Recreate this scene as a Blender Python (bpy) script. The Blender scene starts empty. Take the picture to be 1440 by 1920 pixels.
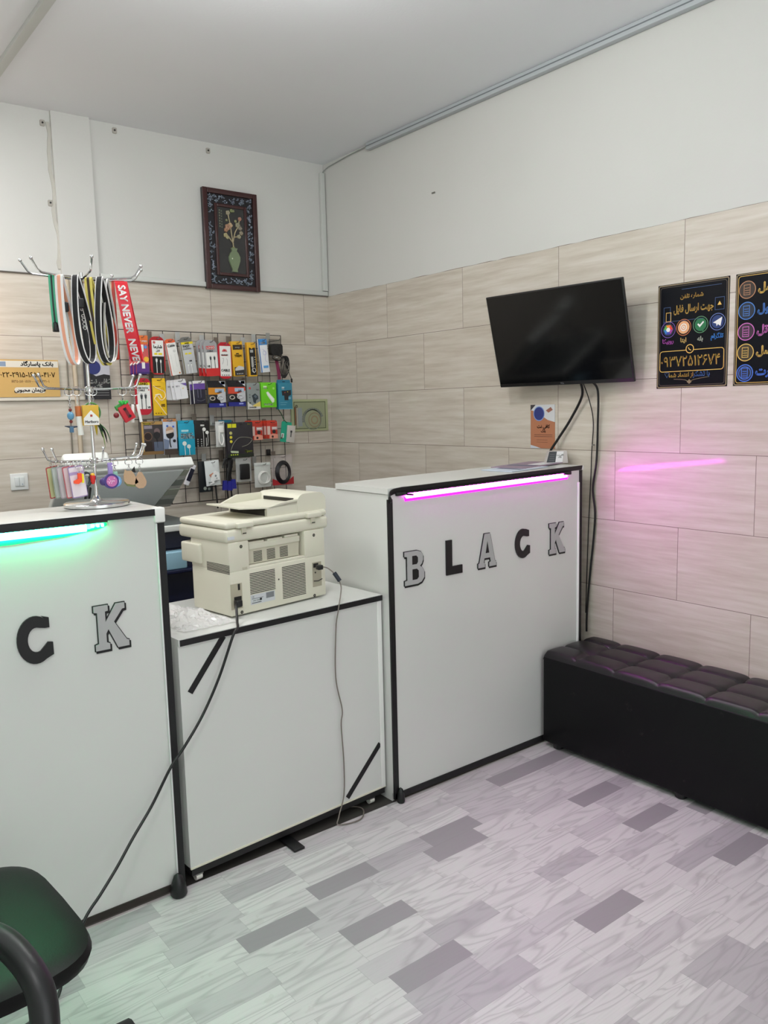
import bpy, bmesh, math, random
from mathutils import Vector, Matrix
from mathutils.geometry import tessellate_polygon
random.seed(7)
S = bpy.context.scene
COL = S.collection

# ------------------------------------------------------------------ camera
R = ((0.787, -0.616, -0.024), (-0.098, -0.087, -0.991), (0.609, 0.783, -0.129))
r0 = Vector(R[0]).normalized(); r2 = Vector(R[2]).normalized()
up = r0.cross(r2).normalized(); r0 = r2.cross(up).normalized()
cam = bpy.data.cameras.new('camera'); cam.sensor_fit = 'VERTICAL'; cam.sensor_height = 24
cam.lens = 1513.43 * 24 / 1920; cam.clip_start = 0.02
co = bpy.data.objects.new('camera', cam); COL.objects.link(co)
mw = Matrix.Identity(4)
for i in range(3):
    mw[i][0] = r0[i]; mw[i][1] = up[i]; mw[i][2] = -r2[i]
mw.translation = Vector((-2.8212, -4.1337, 1.4158))
co.matrix_world = mw
S.camera = co
# ------------------------------------------------------------------ world, lights, exposure
S.view_settings.view_transform = 'Standard'; S.view_settings.look = 'None'
S.view_settings.gamma = 1; S.view_settings.use_curve_mapping = False
S.view_settings.exposure = 0.18
w = bpy.data.worlds.new('world'); S.world = w; w.use_nodes = True
w.node_tree.nodes['Background'].inputs[0].default_value = (0.75, 0.85, 1, 1)
w.node_tree.nodes['Background'].inputs[1].default_value = 0.25
S.cycles.max_bounces = 10; S.cycles.diffuse_bounces = 5; S.cycles.transparent_max_bounces = 12
S.cycles.sample_clamp_indirect = 6.0
def light(name, kind, loc, energy, color, size=0.2, rot=(0, 0, 0), sizey=None):
    l = bpy.data.lights.new(name, kind); l.energy = energy; l.color = color
    if kind == 'AREA':
        l.size = size
        if sizey: l.shape = 'RECTANGLE'; l.size_y = sizey
    else: l.shadow_soft_size = size
    o = bpy.data.objects.new(name, l); COL.objects.link(o); o.location = loc; o.rotation_euler = rot
    return o
light('overhead_light', 'POINT', (-1.60, -2.15, 2.68), 26, (0.985, 0.99, 0.965), 0.07)
light('overhead_light', 'POINT', (-3.1, -3.7, 2.4), 24, (0.985, 0.99, 0.97), 0.10)  # unseen front fill, added behind the camera for the counter fronts
light('back_fill', 'AREA', (-2.6, -0.95, 2.81), 22, (1.0, 0.99, 0.98), 0.7)  # unseen soft fill, added to brighten the area behind the counters
light('shop_front_fill', 'AREA', (-2.2, -5.85, 1.7), 26, (0.93, 0.98, 1.0), 2.6, (math.radians(90), 0, 0), 1.9)  # cool fill added behind the camera, no window modelled
light('warm_shelf_lamp', 'POINT', (-2.12, -0.16, 1.83), 1.6, (1, 0.55, 0.28), 0.05)

# ------------------------------------------------------------------ materials
def lin(c):
    return tuple((v / 255 / 12.92) if v / 255 <= 0.04045 else ((v / 255 + 0.055) / 1.055) ** 2.4 for v in c) + (1,)
MC = {}
def M(rgb, rough=0.5, metal=0.0, coat=0.0, emit=0.0, alpha=1.0, trans=0.0, name=None):
    k = (rgb, rough, metal, coat, emit, alpha, trans)
    if k in MC: return MC[k]
    m = bpy.data.materials.new(name or 'mat_%d_%d_%d' % rgb); m.use_nodes = True
    b = m.node_tree.nodes['Principled BSDF']
    b.inputs['Base Color'].default_value = lin(rgb); b.inputs['Roughness'].default_value = rough
    b.inputs['Metallic'].default_value = metal; b.inputs['Coat Weight'].default_value = coat
    b.inputs['Coat Roughness'].default_value = 0.08
    b.inputs['Alpha'].default_value = alpha; b.inputs['Transmission Weight'].default_value = trans
    if emit:
        b.inputs['Emission Color'].default_value = lin(rgb); b.inputs['Emission Strength'].default_value = emit
    # slight procedural roughness variation
    nt = m.node_tree; n = nt.nodes.new('ShaderNodeTexNoise'); n.inputs['Scale'].default_value = 35
    mr = nt.nodes.new('ShaderNodeMapRange'); mr.inputs['To Min'].default_value = max(0, rough - 0.04); mr.inputs['To Max'].default_value = min(1, rough + 0.04)
    nt.links.new(n.outputs['Fac'], mr.inputs['Value']); nt.links.new(mr.outputs['Result'], b.inputs['Roughness'])
    MC[k] = m; return m
class NT:
    def __init__(s, name):
        s.m = bpy.data.materials.new(name); s.m.use_nodes = True; s.t = s.m.node_tree
        s.b = s.t.nodes['Principled BSDF']
    def n(s, typ, **kw):
        x = s.t.nodes.new(typ)
        for k, v in kw.items():
            if k == 'ins':
                for a, b in v.items():
                    if hasattr(b, 'is_linked'): s.t.links.new(b, x.inputs[a])
                    else: x.inputs[a].default_value = b
            else: setattr(x, k, v)
        return x
    def math(s, op, a, b=0.0, c=0.0):
        x = s.n('ShaderNodeMath', operation=op, ins={0: a, 1: b, 2: c}); return x.outputs[0]
    def link(s, a, b): s.t.links.new(a, b)
    def mix(s, f, a, b):
        x = s.n('ShaderNodeMix', data_type='RGBA')
        for i, v in ((0, f), (6, a), (7, b)):
            if hasattr(v, 'is_linked'): s.t.links.new(v, x.inputs[i])
            else: x.inputs[i].default_value = v
        return x.outputs[2]

def tile_material(name, axis, off_even, off_odd):
    T = NT(name)
    geo = T.n('ShaderNodeNewGeometry'); sep = T.n('ShaderNodeSeparateXYZ', ins={0: geo.outputs['Position']})
    h = 0.2907; ztop = 2.083
    row = T.math('FLOOR', T.math('DIVIDE', T.math('SUBTRACT', ztop, sep.outputs['Z']), h))
    fz = T.math('FRACT', T.math('DIVIDE', T.math('SUBTRACT', ztop, sep.outputs['Z']), h))
    par = T.math('FLOORED_MODULO', row, 2.0)
    off = T.math('ADD', T.math('MULTIPLY', par, off_odd - off_even), off_even)
    u = T.math('DIVIDE', T.math('SUBTRACT', off, sep.outputs[axis]), 0.6)
    col = T.math('FLOOR', u); fu = T.math('FRACT', u)
    du = T.math('MULTIPLY', T.math('MINIMUM', fu, T.math('SUBTRACT', 1.0, fu)), 0.6)
    dz = T.math('MULTIPLY', T.math('MINIMUM', fz, T.math('SUBTRACT', 1.0, fz)), h)
    g = T.math('LESS_THAN', T.math('MINIMUM', du, dz), 0.0011)
    idv = T.n('ShaderNodeCombineXYZ', ins={0: row, 1: col})
    wn = T.n('ShaderNodeTexWhiteNoise', noise_dimensions='3D', ins={'Vector': idv.outputs[0]})
    # streaks along the tile length
    sc = T.n('ShaderNodeCombineXYZ', ins={0: T.math('MULTIPLY', sep.outputs[axis], 3.2), 1: T.math('MULTIPLY', wn.outputs['Value'], 40.0), 2: T.math('MULTIPLY', sep.outputs['Z'], 42.0)})
    n1 = T.n('ShaderNodeTexNoise', ins={'Vector': sc.outputs[0], 'Scale': 1.0, 'Detail': 5.0, 'Roughness': 0.6})
    sc2 = T.n('ShaderNodeCombineXYZ', ins={0: T.math('MULTIPLY', sep.outputs[axis], 14.0), 1: wn.outputs['Value'], 2: T.math('MULTIPLY', sep.outputs['Z'], 150.0)})
    n2 = T.n('ShaderNodeTexNoise', ins={'Vector': sc2.outputs[0], 'Scale': 1.0, 'Detail': 3.0})
    cr = T.n('ShaderNodeValToRGB', ins={0: n1.outputs['Fac']})
    e = cr.color_ramp.elements; e[0].position = 0.3; e[0].color = lin((190, 180, 166)); e[1].position = 0.72; e[1].color = lin((219, 213, 204))
    x = e.new(0.52); x.color = lin((207, 199, 187))
    base = T.mix(T.math('MULTIPLY', n2.outputs['Fac'], 0.22), cr.outputs[0], lin((184, 173, 158)))
    base = T.mix(T.math('MULTIPLY', wn.outputs['Value'], 0.12), base, lin((190, 178, 160)))
    base = T.mix(g, base, lin((118, 104, 92)))
    T.link(base, T.b.inputs['Base Color']); T.b.inputs['Roughness'].default_value = 0.40; T.b.inputs['Coat Weight'].default_value = 0.35; T.b.inputs['Coat Roughness'].default_value = 0.07
    bump = T.n('ShaderNodeBump', ins={'Strength': 0.25, 'Distance': 0.002, 'Height': T.math('SUBTRACT', 1.0, g)})
    T.link(bump.outputs[0], T.b.inputs['Normal'])
    return T.m

def floor_material():
    T = NT('floor_vinyl_planks')
    geo = T.n('ShaderNodeNewGeometry'); sep = T.n('ShaderNodeSeparateXYZ', ins={0: geo.outputs['Position']})
    p = 0.0755
    v = T.math('DIVIDE', T.math('ADD', sep.outputs['Y'], 0.016), p)
    row = T.math('FLOOR', v); fv = T.math('FRACT', v)
    wr = T.n('ShaderNodeTexWhiteNoise', noise_dimensions='1D', ins={'W': row})
    u = T.math('ADD', T.math('DIVIDE', sep.outputs['X'], 0.222), T.math('MULTIPLY', wr.outputs['Value'], 7.0))
    col = T.math('FLOOR', u); fu = T.math('FRACT', u)
    idv = T.n('ShaderNodeCombineXYZ', ins={0: row, 1: col, 2: 8.1})
    wn = T.n('ShaderNodeTexWhiteNoise', noise_dimensions='3D', ins={'Vector': idv.outputs[0]})
    cr = T.n('ShaderNodeValToRGB', ins={0: wn.outputs['Value']}); cr.color_ramp.interpolation = 'CONSTANT'
    e = cr.color_ramp.elements; e[0].position = 0; e[0].color = lin((214, 209, 210)); e[1].position = 0.40; e[1].color = lin((201, 195, 198))
    for pos, c in ((0.68, (184, 178, 182)), (0.80, (154, 148, 152)), (0.90, (220, 216, 216))):
        x = e.new(pos); x.color = lin(c)
    gv = T.n('ShaderNodeCombineXYZ', ins={0: T.math('MULTIPLY', sep.outputs['X'], 2.2), 1: T.math('MULTIPLY', sep.outputs['Y'], 17.0), 2: T.math('MULTIPLY', wn.outputs['Value'], 50.0)})
    n1 = T.n('ShaderNodeTexNoise', ins={'Vector': gv.outputs[0], 'Scale': 1.0, 'Detail': 1.5, 'Distortion': 0.5})
    rings = T.math('FRACT', T.math('MULTIPLY', n1.outputs['Fac'], 8.0))
    line = T.math('SMOOTH_MIN', T.math('MULTIPLY', T.math('ABSOLUTE', T.math('SUBTRACT', rings, 0.5)), 4.0), 1.0, 0.2)
    grain = T.math('MULTIPLY', T.math('SUBTRACT', 1.0, line), 0.42)
    gv2 = T.n('ShaderNodeCombineXYZ', ins={0: T.math('MULTIPLY', sep.outputs['X'], 14.0), 1: T.math('MULTIPLY', sep.outputs['Y'], 260.0), 2: wn.outputs['Value']})
    n2 = T.n('ShaderNodeTexNoise', ins={'Vector': gv2.outputs[0], 'Scale': 1.0, 'Detail': 3.0})
    c = T.mix(grain, cr.outputs[0], lin((150, 144, 148)))
    c = T.mix(T.math('MULTIPLY', n2.outputs['Fac'], 0.26), c, lin((146, 140, 144)))
    n3 = T.n('ShaderNodeTexNoise', ins={'Vector': geo.outputs['Position'], 'Scale': 9.0, 'Detail': 6.0})
    c = T.mix(T.math('MULTIPLY', T.math('GREATER_THAN', n3.outputs['Fac'], 0.66), 0.12), c, lin((150, 140, 132)))
    d = T.math('MINIMUM', T.math('MULTIPLY', fu, 0.222), T.math('MULTIPLY', fv, p))
    g = T.math('MULTIPLY', T.math('LESS_THAN', d, 0.0009), 0.4)
    c = T.mix(g, c, lin((110, 105, 108)))
    T.link(c, T.b.inputs['Base Color']); T.b.inputs['Roughness'].default_value = 0.42
    return T.m

def plaster_material(name, c0, c1, rough=0.75):
    T = NT(name)
    geo = T.n('ShaderNodeNewGeometry')
    n = T.n('ShaderNodeTexNoise', ins={'Vector': geo.outputs['Position'], 'Scale': 1.7, 'Detail': 4.0})
    T.link(T.mix(n.outputs['Fac'], lin(c0), lin(c1)), T.b.inputs['Base Color'])
    T.b.inputs['Roughness'].default_value = rough
    n2 = T.n('ShaderNodeTexNoise', ins={'Vector': geo.outputs['Position'], 'Scale': 90.0, 'Detail': 3.0})
    n3 = T.n('ShaderNodeTexNoise', ins={'Vector': geo.outputs['Position'], 'Scale': 5.0, 'Detail': 2.0})
    b = T.n('ShaderNodeBump', ins={'Strength': 0.12, 'Distance': 0.003, 'Height': T.math('ADD', n2.outputs['Fac'], T.math('MULTIPLY', n3.outputs['Fac'], 2.0))})
    T.link(b.outputs[0], T.b.inputs['Normal'])
    return T.m

def leather_material(name, rgb, rough=0.42, scuff=False):
    T = NT(name)
    tc = T.n('ShaderNodeTexCoord')
    vo = T.n('ShaderNodeTexVoronoi', ins={'Vector': tc.outputs['Object'], 'Scale': 260.0})
    b = T.n('ShaderNodeBump', ins={'Strength': 0.15, 'Distance': 0.0006, 'Height': vo.outputs['Distance']})
    T.link(b.outputs[0], T.b.inputs['Normal']); T.b.inputs['Roughness'].default_value = rough
    if scuff:
        n = T.n('ShaderNodeTexNoise', ins={'Vector': tc.outputs['Object'], 'Scale': 16.0, 'Detail': 8.0, 'Roughness': 0.72})
        f = T.n('ShaderNodeMapRange', ins={'Value': n.outputs['Fac'], 1: 0.62, 2: 0.80, 3: 0.0, 4: 0.22})
        T.link(T.mix(f.outputs[0], lin(rgb), lin((120, 116, 110))), T.b.inputs['Base Color'])
    else: T.b.inputs['Base Color'].default_value = lin(rgb)
    return T.m

def laminate_material():
    T = NT('white_laminate')
    tc = T.n('ShaderNodeTexCoord')
    n = T.n('ShaderNodeTexNoise', ins={'Vector': tc.outputs['Object'], 'Scale': 2.2, 'Detail': 4.0})
    T.link(T.mix(n.outputs['Fac'], lin((221, 222, 218)), lin((212, 213, 210))), T.b.inputs['Base Color'])
    T.b.inputs['Roughness'].default_value = 0.24
    return T.m
LAM = laminate_material()
PLAS = plaster_material('wall_plaster', (215, 215, 212), (208, 208, 204))
CEIL = plaster_material('ceiling_paint', (242, 244, 248), (236, 239, 243))
FLOOR = floor_material()
TAPE = M((14, 14, 16), 0.5, name='black_edge_tape')
CHROME = M((215, 215, 215), 0.14, 1.0, name='chrome')
STEEL = M((150, 150, 148), 0.35, 1.0, name='brushed_steel')
BLACKP = M((16, 16, 18), 0.42, name='black_plastic')
DUCT = M((205, 208, 204), 0.45, name='white_duct')
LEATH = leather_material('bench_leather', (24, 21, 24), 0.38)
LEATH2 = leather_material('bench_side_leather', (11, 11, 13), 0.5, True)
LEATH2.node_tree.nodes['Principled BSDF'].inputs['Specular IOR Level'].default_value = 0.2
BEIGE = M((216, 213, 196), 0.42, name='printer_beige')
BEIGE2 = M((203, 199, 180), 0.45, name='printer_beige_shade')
DARKSLOT = M((40, 38, 32), 0.7, name='dark_slot')
def K(rgb, rough=0.45): return M(rgb, rough)
WHITE = K((236, 236, 232)); BLK = K((14, 14, 15)); RED = K((196, 32, 40)); GREY = K((140, 142, 142))
GOLD = K((226, 186, 92)); SKY = K((70, 150, 215))

# ------------------------------------------------------------------ persian shaping (visual order, joined forms)
PF = {'ا': 'FE8D FE8E', 'ب': 'FE8F FE90 FE91 FE92', 'پ': 'FB56 FB57 FB58 FB59', 'ت': 'FE95 FE96 FE97 FE98', 'ج': 'FE9D FE9E FE9F FEA0',
      'چ': 'FB7A FB7B FB7C FB7D', 'ح': 'FEA1 FEA2 FEA3 FEA4', 'د': 'FEA9 FEAA', 'ر': 'FEAD FEAE', 'ز': 'FEAF FEB0', 'س': 'FEB1 FEB2 FEB3 FEB4',
      'ش': 'FEB5 FEB6 FEB7 FEB8', 'ع': 'FEC9 FECA FECB FECC', 'ف': 'FED1 FED2 FED3 FED4', 'ک': 'FB8E FB8F FB90 FB91', 'گ': 'FB92 FB93 FB94 FB95',
      'ل': 'FEDD FEDE FEDF FEE0', 'م': 'FEE1 FEE2 FEE3 FEE4', 'ن': 'FEE5 FEE6 FEE7 FEE8', 'و': 'FEED FEEE', 'ه': 'FEE9 FEEA FEEB FEEC', 'ی': 'FBFC FBFD FBFE FBFF'}
PF = {k: [chr(int(c, 16)) for c in v.split()] for k, v in PF.items()}
def fa(s):
    out = []
    for i, c in enumerate(s):
        if c not in PF: out.append(c); continue
        prev = i > 0 and s[i-1] in PF and len(PF[s[i-1]]) == 4
        nxt = i + 1 < len(s) and s[i+1] in PF and len(PF[c]) == 4
        out.append(PF[c][(3 if prev else 2) if nxt else (1 if prev else 0)])
    return ''.join(reversed(out))

# ------------------------------------------------------------------ mesh builder
def rrect(x0, x1, z0, z1, r, n=5, corners=(1, 1, 1, 1)):
    """rounded rectangle outline; corners = bl, br, tr, tl"""
    pts = []
    for k, (cx, cz, a0) in enumerate(((x0, z0, 180), (x1, z0, 270), (x1, z1, 0), (x0, z1, 90))):
        if not corners[k] or r <= 0: pts.append((cx, cz)); continue
        ox = cx + (r if cx == x0 else -r); oz = cz + (r if cz == z0 else -r)
        for i in range(n + 1):
            a = math.radians(a0 + 90 * i / n); pts.append((ox + r * math.cos(a), oz + r * math.sin(a)))
    return pts
def circ(cx, cz, r, n=20, sx=1, a0=0): return [(cx + r * sx * math.cos(math.radians(a0) + 2 * math.pi * i / n), cz + r * math.sin(math.radians(a0) + 2 * math.pi * i / n)) for i in range(n)]
def smooth_path(pts, n=8, closed=False):
    P = [Vector(p) for p in pts]; out = []; m = len(P)
    rng = range(m if closed else m - 1)
    for i in rng:
        g = (lambda k: P[k % m]) if closed else (lambda k: P[max(0, min(m - 1, k))])
        a, b, c, d = g(i - 1), g(i), g(i + 1), g(i + 2)
        for j in range(n):
            t = j / n
            out.append(0.5 * ((2 * b) + (c - a) * t + (2 * a - 5 * b + 4 * c - d) * t * t + (3 * b - a - 3 * c + d) * t ** 3))
    if not closed: out.append(P[-1])
    return out
def glyph_faces(t, size, align, bold):
    """triangles of a text line; every contour is filled on its own so that overlapping contours stay solid"""
    c = bpy.data.curves.new('t', 'FONT'); c.body = t; c.size = size; c.align_x = align; c.resolution_u = 3; c.offset = bold * size; c.fill_mode = 'NONE'
    o = bpy.data.objects.new('t', c); me = o.to_mesh()
    P = [(v.co.x, v.co.y) for v in me.vertices]; adj = {}
    for e in me.edges:
        a, b = e.vertices; adj.setdefault(a, []).append(b); adj.setdefault(b, []).append(a)
    o.to_mesh_clear(); bpy.data.objects.remove(o); bpy.data.curves.remove(c)
    seen = set(); loops = []
    for s0 in range(len(P)):
        if s0 in seen or s0 not in adj: continue
        lp = [s0]; seen.add(s0); cur = s0
        while True:
            nx = [q for q in adj[cur] if q not in seen]
            if not nx: break
            cur = nx[0] if len(lp) > 1 or (s0 + 1) not in nx else s0 + 1
            lp.append(cur); seen.add(cur)
        if len(lp) > 2: loops.append([P[i] for i in lp])
    area = lambda L: sum(L[i][0] * L[(i + 1) % len(L)][1] - L[(i + 1) % len(L)][0] * L[i][1] for i in range(len(L))) / 2
    if not loops: return [], []
    A = [area(L) for L in loops]
    def inside(p, L):
        r = False
        for i in range(len(L)):
            (x1, y1), (x2, y2) = L[i], L[i - 1]
            if (y1 > p[1]) != (y2 > p[1]) and p[0] < (x2 - x1) * (p[1] - y1) / (y2 - y1) + x1: r = not r
        return r
    par = {}
    for h in range(len(loops)):
        c_ = [i for i in range(len(loops)) if i != h and A[i] * A[h] < 0 and abs(A[h]) < abs(A[i]) and all(inside(loops[h][q], loops[i]) for q in (0, len(loops[h]) // 3, 2 * len(loops[h]) // 3))]
        if c_: par[h] = min(c_, key=lambda i: abs(A[i]))
    V = []; F = []
    for i in range(len(loops)):
        if i in par: continue
        hs = [h for h in par if par[h] == i]
        polys = [[Vector((x, y, 0)) for x, y in loops[k]] for k in [i] + hs]; flat = [p for q in polys for p in q]; o_ = len(V)
        V += [(p.x, p.y) for p in flat]
        for tri in tessellate_polygon(polys): F.append(tuple(o_ + k for k in tri))
    return V, F
class MB:
    def __init__(s): s.v = []; s.f = []; s.m = []; s.sm = []; s.mats = []
    def mi(s, mat):
        if mat not in s.mats: s.mats.append(mat)
        return s.mats.index(mat)
    def add(s, vs, fs, mat, smooth=False):
        o = len(s.v); i = s.mi(mat); s.v += [tuple(v) for v in vs]
        for f in fs: s.f.append(tuple(o + k for k in f)); s.m.append(i); s.sm.append(smooth)
        return s
    def box(s, x0, x1, y0, y1, z0, z1, mat, bev=0.0, xf=None):
        if bev:
            bm = bmesh.new(); bmesh.ops.create_cube(bm, size=1)
            for v in bm.verts: v.co = Vector(((x0 + x1) / 2 + v.co.x * (x1 - x0), (y0 + y1) / 2 + v.co.y * (y1 - y0), (z0 + z1) / 2 + v.co.z * (z1 - z0)))
            bmesh.ops.bevel(bm, geom=bm.edges[:], offset=bev, segments=3, profile=0.5, affect='EDGES')
            s.addbm(bm, mat, True, xf); return s
        V = [(x, y, z) for x in (x0, x1) for y in (y0, y1) for z in (z0, z1)]
        if xf: V = [xf @ Vector(v) for v in V]
        s.add(V, [(0, 1, 3, 2), (4, 6, 7, 5), (0, 4, 5, 1), (2, 3, 7, 6), (0, 2, 6, 4), (1, 5, 7, 3)], mat); return s
    def addbm(s, bm, mat, smooth=True, xf=None):
        bm.verts.index_update()
        vs = [(xf @ v.co) if xf else v.co.copy() for v in bm.verts]
        s.add(vs, [[v.index for v in f.verts] for f in bm.faces], mat, smooth); bm.free(); return s
    def prism(s, pts, y0, y1, mat, smooth=False, xf=None):
        n = len(pts)
        V = [(x, y0, z) for x, z in pts] + [(x, y1, z) for x, z in pts]
        if xf: V = [xf @ Vector(v) for v in V]
        F = [tuple(range(n)), tuple(range(2 * n - 1, n - 1, -1))]
        s.add(V, F, mat, False)
        s.add(V, [(i, i + n, (i + 1) % n + n, (i + 1) % n) for i in range(n)], mat, smooth); return s
    def zprism(s, pts, z0, z1, mat, smooth=False):
        n = len(pts); V = [(x, y, z0) for x, y in pts] + [(x, y, z1) for x, y in pts]
        s.add(V, [tuple(range(n)), tuple(range(2 * n - 1, n - 1, -1))], mat)
        s.add(V, [(i, i + n, (i + 1) % n + n, (i + 1) % n) for i in range(n)], mat, smooth); return s
    def tube(s, path, r, mat, seg=8, closed=False, flat=1.0):
        P = [Vector(p) for p in path]; n = len(P); rr = r if isinstance(r, (list, tuple)) else [r] * n
        up = Vector((0, 0, 1)); V = []; prev = None
        for i in range(n):
            t = (P[(i + 1) % n] - P[i - 1]) if closed else (P[min(n - 1, i + 1)] - P[max(0, i - 1)])
            t = t.normalized() if t.length > 1e-9 else Vector((0, 0, 1))
            if prev is None: a = t.cross(up); a = t.cross(Vector((1, 0, 0))) if a.length < 1e-3 else a
            else: a = prev - t * prev.dot(t)
            a.normalize(); b = t.cross(a); prev = a
            for k in range(seg):
                an = 2 * math.pi * k / seg; V.append(P[i] + a * math.cos(an) * rr[i] + b * math.sin(an) * rr[i] * flat)
        F = []
        for i in range(n if closed else n - 1):
            for k in range(seg):
                j = (i + 1) % n; F.append((i * seg + k, i * seg + (k + 1) % seg, j * seg + (k + 1) % seg, j * seg + k))
        if not closed: F += [tuple(range(seg - 1, -1, -1)), tuple((n - 1) * seg + k for k in range(seg))]
        s.add(V, F, mat, True); return s
    def lathe(s, prof, c, mat, seg=32):
        V = []; n = len(prof)
        for r, z in prof:
            for k in range(seg): a = 2 * math.pi * k / seg; V.append((c[0] + r * math.cos(a), c[1] + r * math.sin(a), c[2] + z))
        F = [(i * seg + k, i * seg + (k + 1) % seg, (i + 1) * seg + (k + 1) % seg, (i + 1) * seg + k) for i in range(n - 1) for k in range(seg)]
        F += [tuple(range(seg - 1, -1, -1)), tuple((n - 1) * seg + k for k in range(seg))]
        s.add(V, F, mat, True); return s
    def ball(s, c, r, mat, sz=1.0, seg=12):
        return s.lathe([(max(r * math.sin(math.pi * i / seg), 1e-4), -r * sz * math.cos(math.pi * i / seg)) for i in range(seg + 1)], c, mat, 16)
    def text(s, t, x, z, size, y, mat, align='CENTER', bold=0.0, sx=1.0, rot=0.0, mapf=None, depth=0.0):
        G, T_ = glyph_faces(t, size, align, 0)
        ca, sa = math.cos(rot), math.sin(rot); k = bold * size * 1.25
        for dx, dz in (((0, 0),) if not bold else ((-k, 0), (k, 0), (0, k), (0, -k))):
            V = []
            for gx, gz in G:
                a, b = (gx + dx) * sx, gz + dz
                a, b = a * ca - b * sa, a * sa + b * ca
                V.append(mapf(a + x, b + z) if mapf else (x + a, y, z + b))
            s.add(V, T_, mat)
        return s
    def ribbon(s, path, wdir, w, t, mat, closed=False):
        P = [Vector(p) for p in path]; n = len(P); V = []
        for i in range(n):
            tg = (P[(i + 1) % n] - P[i - 1]) if closed else P[min(n - 1, i + 1)] - P[max(0, i - 1)]
            tg.normalize(); wd = Vector(wdir[i] if isinstance(wdir, list) else wdir); wd = (wd - tg * wd.dot(tg)).normalized(); nn = tg.cross(wd)
            for a, b in ((-1, -1), (1, -1), (1, 1), (-1, 1)): V.append(P[i] + wd * (a * w / 2) + nn * (b * t / 2))
        F = []
        for i in range(n if closed else n - 1):
            j = (i + 1) % n
            for k in range(4): F.append((i * 4 + k, i * 4 + (k + 1) % 4, j * 4 + (k + 1) % 4, j * 4 + k))
        s.add(V, F, mat, False); return s
    def build(s, name, parent=None, label=None, loc=None, kind=None):
        me = bpy.data.meshes.new(name); me.from_pydata(s.v, [], s.f)
        for m in s.mats: me.materials.append(m)
        me.polygons.foreach_set('material_index', s.m); me.polygons.foreach_set('use_smooth', s.sm)
        me.update()
        bm = bmesh.new(); bm.from_mesh(me); bmesh.ops.recalc_face_normals(bm, faces=bm.faces[:]); bm.to_mesh(me); bm.free()
        if any(s.sm):
            try: me.set_sharp_from_angle(angle=math.radians(42))
            except Exception: pass
        o = bpy.data.objects.new(name, me); COL.objects.link(o)
        if parent: o.parent = parent
        if loc: o.location = loc
        if label: o['label'] = label
        if kind: o['kind'] = kind
        return o
def thing(name, label, cat, loc=(0, 0, 0), rot=(0, 0, 0), group=None):
    o = bpy.data.objects.new(name, None); COL.objects.link(o); o.empty_display_size = 0.05
    o.location = loc; o.rotation_euler = rot; o['label'] = label; o['category'] = cat
    if group: o['group'] = group
    return o
def tag(o, label, cat, group=None):
    o['label'] = label; o['category'] = cat
    if group: o['group'] = group
    return o
def dup(root, loc, label, rot=None, group=None):
    r = root.copy(); COL.objects.link(r); r.location = loc; r['label'] = label
    if rot: r.rotation_euler = rot
    if group: r['group'] = group
    for ch in list(root.children):
        c = ch.copy(); COL.objects.link(c); c.parent = r
        for g in ch.children:
            d = g.copy(); COL.objects.link(d); d.parent = c
    return r
def struct(mb, name, parent=None): return mb.build(name, parent, kind=None if parent else 'structure')
RW = (0, 0, -math.pi / 2)     # things mounted on the right wall: local x runs towards the viewer, local -y faces the room

# ------------------------------------------------------------------ room shell
XL, YF, ZC, ZT = -4.2, -6.0, 2.842, 2.083
struct(MB().box(XL, 0.12, YF, -1.965, -0.03, 0.0, FLOOR), 'floor')
struct(MB().box(XL, 0.12, -1.965, 0.12, -0.03, -0.002, M((58, 55, 52), 0.6, name='shaded_bare_floor')), 'floor_behind_counters')  # base colour darkened to hold the shade behind and under the counters
struct(MB().box(XL, 0.12, YF, 0.12, ZC, ZC + 0.1, CEIL), 'ceiling')
wb = struct(MB().box(XL, 0.0, 0.002, 0.12, 0, ZC, PLAS), 'wall_back')
struct(MB().box(XL, 0.0, 0.0, 0.002, 0, ZT, tile_material('beige_tile_back', 'X', -0.17, -0.47)), 'tile_cladding', wb)
wr = struct(MB().box(0.002, 0.12, YF, 0.12, 0, ZC, PLAS), 'wall_right')
mb = MB()   # right tiles with the rough upper edge seen in the photo
n = 90; V = []; yy = [0.0 - 6.0 * i / n for i in range(n + 1)]
for y in yy: V += [(0.0, y, 0), (0.0, y, ZT + random.uniform(-0.002, 0.003) + (0.0 if y > -4 else 0))]
mb.add(V, [(2 * i, 2 * i + 1, 2 * i + 3, 2 * i + 2) for i in range(n)], tile_material('beige_tile_right', 'Y', -0.577, -0.28))
V2 = []
for i, y in enumerate(yy): V2 += [V[2 * i + 1], (0.004, y, ZT + 0.001)]
mb.add(V2, [(2 * i, 2 * i + 1, 2 * i + 3, 2 * i + 2) for i in range(n)], M((120, 112, 104), 0.8))
struct(mb, 'tile_cladding', wr)
struct(MB().box(XL - 0.1, XL, YF, 0.12, 0, ZC, PLAS), 'wall_left')
struct(MB().box(XL, 0.12, YF - 0.1, YF, 0, ZC, PLAS), 'wall_front')
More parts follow.
